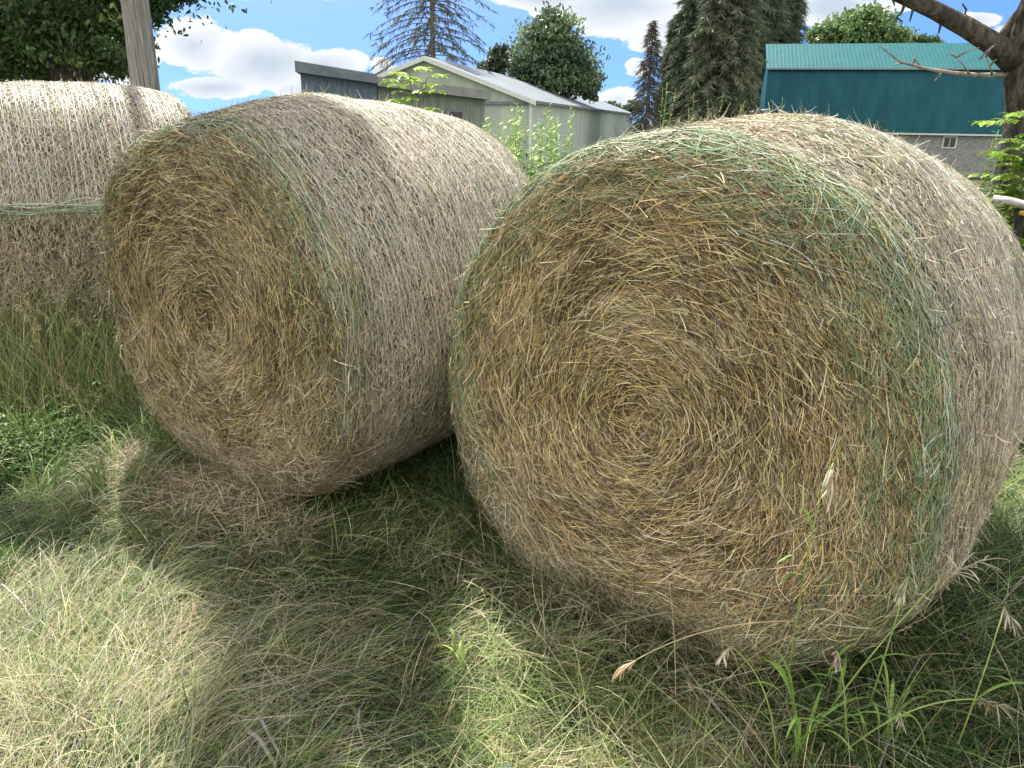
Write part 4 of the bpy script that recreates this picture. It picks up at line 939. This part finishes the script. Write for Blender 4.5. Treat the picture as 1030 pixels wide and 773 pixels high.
def shed():
    # low mono-pitch shed: blue-grey boards on the left bay, pale wall on the right bay
    a = at(302, 73, 24.); b = at(488, 101, 25.)
    # keep the three front points on one line
    L_, rz = frame_at(a, b); zg = -1.2; z0 = a[2]-zg; z1 = b[2]-zg
    base = (a[0], a[1], zg); root = empty('grey_shed', base, rz); tag(root, 'low flat-roofed shed, dark boards on the left and pale wall on the right', 'shed')
    # split position along the front
    def xof(px):
        d = ray(px, 100); u = np.array([math.cos(rz), math.sin(rz)]); A = np.array([[u[0], -d[0]], [u[1], -d[1]]]); s = np.linalg.solve(A, -np.array([a[0], a[1]])); return s[0]
    xs = xof(380); D = 2.6
    zt = lambda x: z0+(z1-z0)*x/L_
    def prism(name, x0, x1, y0, y1, lo, hi0, hi1, mat, par=root, hid0=None):
        v = [(x0, y0, lo), (x1, y0, lo if hid0 is None else hid0), (x1, y1, lo if hid0 is None else hid0), (x0, y1, lo), (x0, y0, hi0), (x1, y0, hi1), (x1, y1, hi1), (x0, y1, hi0)]
        return poly(name, v, [(0, 3, 2, 1), (4, 5, 6, 7), (0, 1, 5, 4), (1, 2, 6, 5), (2, 3, 7, 6), (3, 0, 4, 7)], mat, par)
    prism('board_wall', 0, xs-.01, 0, D, 0, zt(0), zt(xs), M_SHED)
    prism('pale_wall', xs+.01, L_, .05, D, 0, zt(xs)-.05, zt(L_), M_SHED2)
    prism('roof_edge', -.12, xs, -.25, D+.2, zt(0)+.002, zt(0)+.30, zt(xs)+.26, M_FASC, hid0=zt(xs)+.002)
    prism('roof_edge', xs+.005, L_+.15, -.22, D+.2, zt(xs)-.06, zt(xs)+.2, zt(L_)+.27, M_FASC2, hid0=zt(L_)+.003)
    wx0, wx1 = xof(449), xof(468)
    f = prism('window', wx0, wx1, -.03, .1, zt(L_)-.85, zt(L_)-.28, zt(L_)-.28, M_FASC)
    prism('pane', wx0+.1, wx1-.1, -.05, .02, zt(L_)-.78, zt(L_)-.36, zt(L_)-.36, noise_mat('rusty_dark_pane', (.05, .04, .04), (.12, .09, .08), 8, rough=.3), f)
shed()
def far_shed():
    p = at(752, 118, 60.); root = empty('white_shed', (p[0], p[1], -3.1)); tag(root, 'small white sloping roof corner left of the green barn', 'shed')
    h = at(768, 109.5, 60.)[2]+3.1; h0 = at(750, 115.5, 60.)[2]+3.1; w = 1.5
    poly('wall', [(-.5, 0, 0), (w, 0, 0), (w, 3, 0), (-.5, 3, 0), (-.5, 0, h0-.15), (w, 0, h-.15), (w, 3, h-.15), (-.5, 3, h0-.15)], [(0, 1, 5, 4), (1, 2, 6, 5), (2, 3, 7, 6), (3, 0, 4, 7)], M_WHITE, root)
    poly('roof', [(-.7, -.2, h0-.1), (w+.1, -.2, h), (w+.1, 3.2, h), (-.7, 3.2, h0-.1), (-.7, -.2, h0-.2), (w+.1, -.2, h-.12), (w+.1, 3.2, h-.12), (-.7, 3.2, h0-.2)], [(0, 1, 2, 3), (7, 6, 5, 4), (0, 4, 5, 1), (1, 5, 6, 2), (2, 6, 7, 3), (3, 7, 4, 0)], M_WROOF, root)
far_shed()

# ------------------------------------------------------------------ sky and sun
w = bpy.data.worlds.new('World'); scene.world = w; w.use_nodes = True
nt = w.node_tree; nt.nodes.clear()
out = nt.nodes.new('ShaderNodeOutputWorld'); bg = nt.nodes.new('ShaderNodeBackground'); bg.inputs[1].default_value = .12
sky = nt.nodes.new('ShaderNodeTexSky'); sky.sky_type = 'NISHITA'; sky.sun_disc = False; sky.sun_elevation = SUN_EL; sky.sun_rotation = SUN_AZ
sky.air_density = 1.0; sky.dust_density = .35; sky.ozone_density = 3.5
tc = nt.nodes.new('ShaderNodeTexCoord')
sep = nt.nodes.new('ShaderNodeSeparateXYZ'); nt.links.new(tc.outputs['Generated'], sep.inputs[0])
def mth(op, a, b=None, c=None):
    n = nt.nodes.new('ShaderNodeMath'); n.operation = op
    for i, v in enumerate((a, b, c)):
        if v is None: continue
        if isinstance(v, (int, float)): n.inputs[i].default_value = v
        else: nt.links.new(v, n.inputs[i])
    return n.outputs[0]
# look a little higher into the dome so that the low sky keeps its blue
cmb = nt.nodes.new('ShaderNodeCombineXYZ'); nt.links.new(sep.outputs[0], cmb.inputs[0]); nt.links.new(sep.outputs[1], cmb.inputs[1])
zz = mth('ADD', mth('MULTIPLY', mth('MAXIMUM', sep.outputs[2], 0.0), 2.6), .30); nt.links.new(zz, cmb.inputs[2])
nrm = nt.nodes.new('ShaderNodeVectorMath'); nrm.operation = 'NORMALIZE'; nt.links.new(cmb.outputs[0], nrm.inputs[0]); nt.links.new(nrm.outputs[0], sky.inputs[0])
yy = mth('MAXIMUM', mth('ABSOLUTE', sep.outputs[1]), .12)
u = mth('DIVIDE', sep.outputs[0], yy); v = mth('DIVIDE', sep.outputs[2], yy)
cv = nt.nodes.new('ShaderNodeCombineXYZ'); nt.links.new(u, cv.inputs[0]); nt.links.new(mth('MULTIPLY', v, 1.8), cv.inputs[1])
n1 = nt.nodes.new('ShaderNodeTexNoise'); n1.inputs['Scale'].default_value = 13; n1.inputs['Detail'].default_value = 9; n1.inputs['Roughness'].default_value = .58; nt.links.new(cv.outputs[0], n1.inputs['Vector'])
n2 = nt.nodes.new('ShaderNodeTexNoise'); n2.inputs['Scale'].default_value = 2.2; n2.inputs['Detail'].default_value = 4; nt.links.new(cv.outputs[0], n2.inputs['Vector'])
def cblob(px, py, rx, ry, amp=1.0):
    d = ray(px, py); cu, cvv = d[0]/d[1], d[2]/d[1]
    a = mth('MULTIPLY', mth('SUBTRACT', u, cu), FPX/rx*1.05); b_ = mth('MULTIPLY', mth('SUBTRACT', v, cvv), FPX/ry*1.12)
    q = mth('SUBTRACT', 1.0, mth('SQRT', mth('ADD', mth('MULTIPLY', a, a), mth('MULTIPLY', b_, b_))))
    return mth('MULTIPLY', mth('MAXIMUM', q, 0.0), amp)
blobs = [(195, 45, 55, 36, 1.3), (262, 62, 70, 34, 1.3), (330, 72, 50, 26, 1.2), (215, 88, 60, 14, 1.0), (310, 92, 50, 16, 1), (385, 72, 20, 14, .8), (630, 5, 110, 34, 1.5), (690, 24, 90, 34, 1.2), (560, -6, 110, 20, 1.3), (660, 42, 40, 16, .9), (505, 62, 26, 14, 1.0), (622, 100, 34, 18, 1.1), (640, 70, 14, 14, .7),
         (845, 8, 70, 22, 1.2), (900, 0, 40, 16, .9), (985, 20, 36, 12, .9), (1010, 30, 20, 10, .7), (300, -16, 130, 18, 1.1), (120, 60, 60, 34, 1.2), (345, 100, 60, 16, 1), (490, 100, 60, 14, .8), (-60, 40, 120, 60, 1.2), (1150, 30, 120, 50, 1.2), (740, 60, 60, 40, .9)]
acc = None
for bb in blobs:
    k = cblob(*bb); acc = k if acc is None else mth('MAXIMUM', acc, k)
# scattered cloud elsewhere in the dome
dome = mth('MULTIPLY', mth('MAXIMUM', mth('SUBTRACT', n2.outputs['Fac'], .50), 0.0), mth('MULTIPLY', mth('GREATER_THAN', v, .30), 6.0))
acc = mth('MAXIMUM', acc, dome)
# unseen cloud bank added behind the camera to brighten the shaded bale faces
back = mth('MULTIPLY', mth('LESS_THAN', sep.outputs[1], .05), mth('MULTIPLY', mth('GREATER_THAN', sep.outputs[2], .0), mth('ADD', .35, mth('MULTIPLY', n2.outputs['Fac'], .5))))
acc = mth('MAXIMUM', acc, back)
den = mth('ADD', acc, mth('MULTIPLY', mth('SUBTRACT', n1.outputs['Fac'], .5), 1.9))
mr = nt.nodes.new('ShaderNodeMapRange'); mr.interpolation_type = 'SMOOTHSTEP'; mr.inputs[1].default_value = .2; mr.inputs[2].default_value = .36; nt.links.new(den, mr.inputs[0])
mask = mth('MULTIPLY', mr.outputs[0], mth('GREATER_THAN', mth('ADD', acc, 0.0), .001))
# greyer bellies: dense parts and a slow noise
n3 = nt.nodes.new('ShaderNodeTexNoise'); n3.inputs['Scale'].default_value = 6; n3.inputs['Detail'].default_value = 6; nt.links.new(cv.outputs[0], n3.inputs['Vector'])
mr2 = nt.nodes.new('ShaderNodeMapRange'); mr2.inputs[1].default_value = .35; mr2.inputs[2].default_value = 1.15; nt.links.new(mth('ADD', mth('MULTIPLY', acc, .9), mth('MULTIPLY', mth('SUBTRACT', n3.outputs['Fac'], .45), 2.0)), mr2.inputs[0])
cc = nt.nodes.new('ShaderNodeMixRGB'); cc.inputs[1].default_value = (4.3, 4.38, 4.5, 1); cc.inputs[2].default_value = (2.6, 2.95, 3.45, 1); nt.links.new(mr2.outputs[0], cc.inputs[0])
cb = nt.nodes.new('ShaderNodeMixRGB'); cb.inputs[2].default_value = (6.6, 6.4, 6.1, 1); nt.links.new(mth('LESS_THAN', sep.outputs[1], .05), cb.inputs[0]); nt.links.new(cc.outputs[0], cb.inputs[1]); cc = cb  # added rear clouds get a raised colour as fill
mx = nt.nodes.new('ShaderNodeMixRGB'); nt.links.new(mask, mx.inputs[0]); hs = nt.nodes.new('ShaderNodeHueSaturation'); hs.inputs['Saturation'].default_value = 1.2; hs.inputs['Value'].default_value = .92; nt.links.new(sky.outputs[0], hs.inputs['Color']); nt.links.new(hs.outputs[0], mx.inputs[1]); nt.links.new(cc.outputs[0], mx.inputs[2])
nt.links.new(mx.outputs[0], bg.inputs[0]); nt.links.new(bg.outputs[0], out.inputs[0])

sd = bpy.data.lights.new('sun', 'SUN'); so = bpy.data.objects.new('sun', sd); COL.objects.link(so)
sd.energy = 5.0; sd.angle = math.radians(.6); sd.color = (1, .95, .86)
dirn = Vector((math.sin(SUN_AZ)*math.cos(SUN_EL), math.cos(SUN_AZ)*math.cos(SUN_EL), math.sin(SUN_EL)))
so.rotation_euler = dirn.to_track_quat('Z', 'Y').to_euler(); so.location = (-10, 20, 30)
vs = scene.view_settings; vs.view_transform = 'Standard'; vs.look = 'None'; vs.exposure = 1.05; vs.gamma = 1; vs.use_curve_mapping = False
scene.cycles.max_bounces = 6; scene.cycles.diffuse_bounces = 4; scene.cycles.transmission_bounces = 4
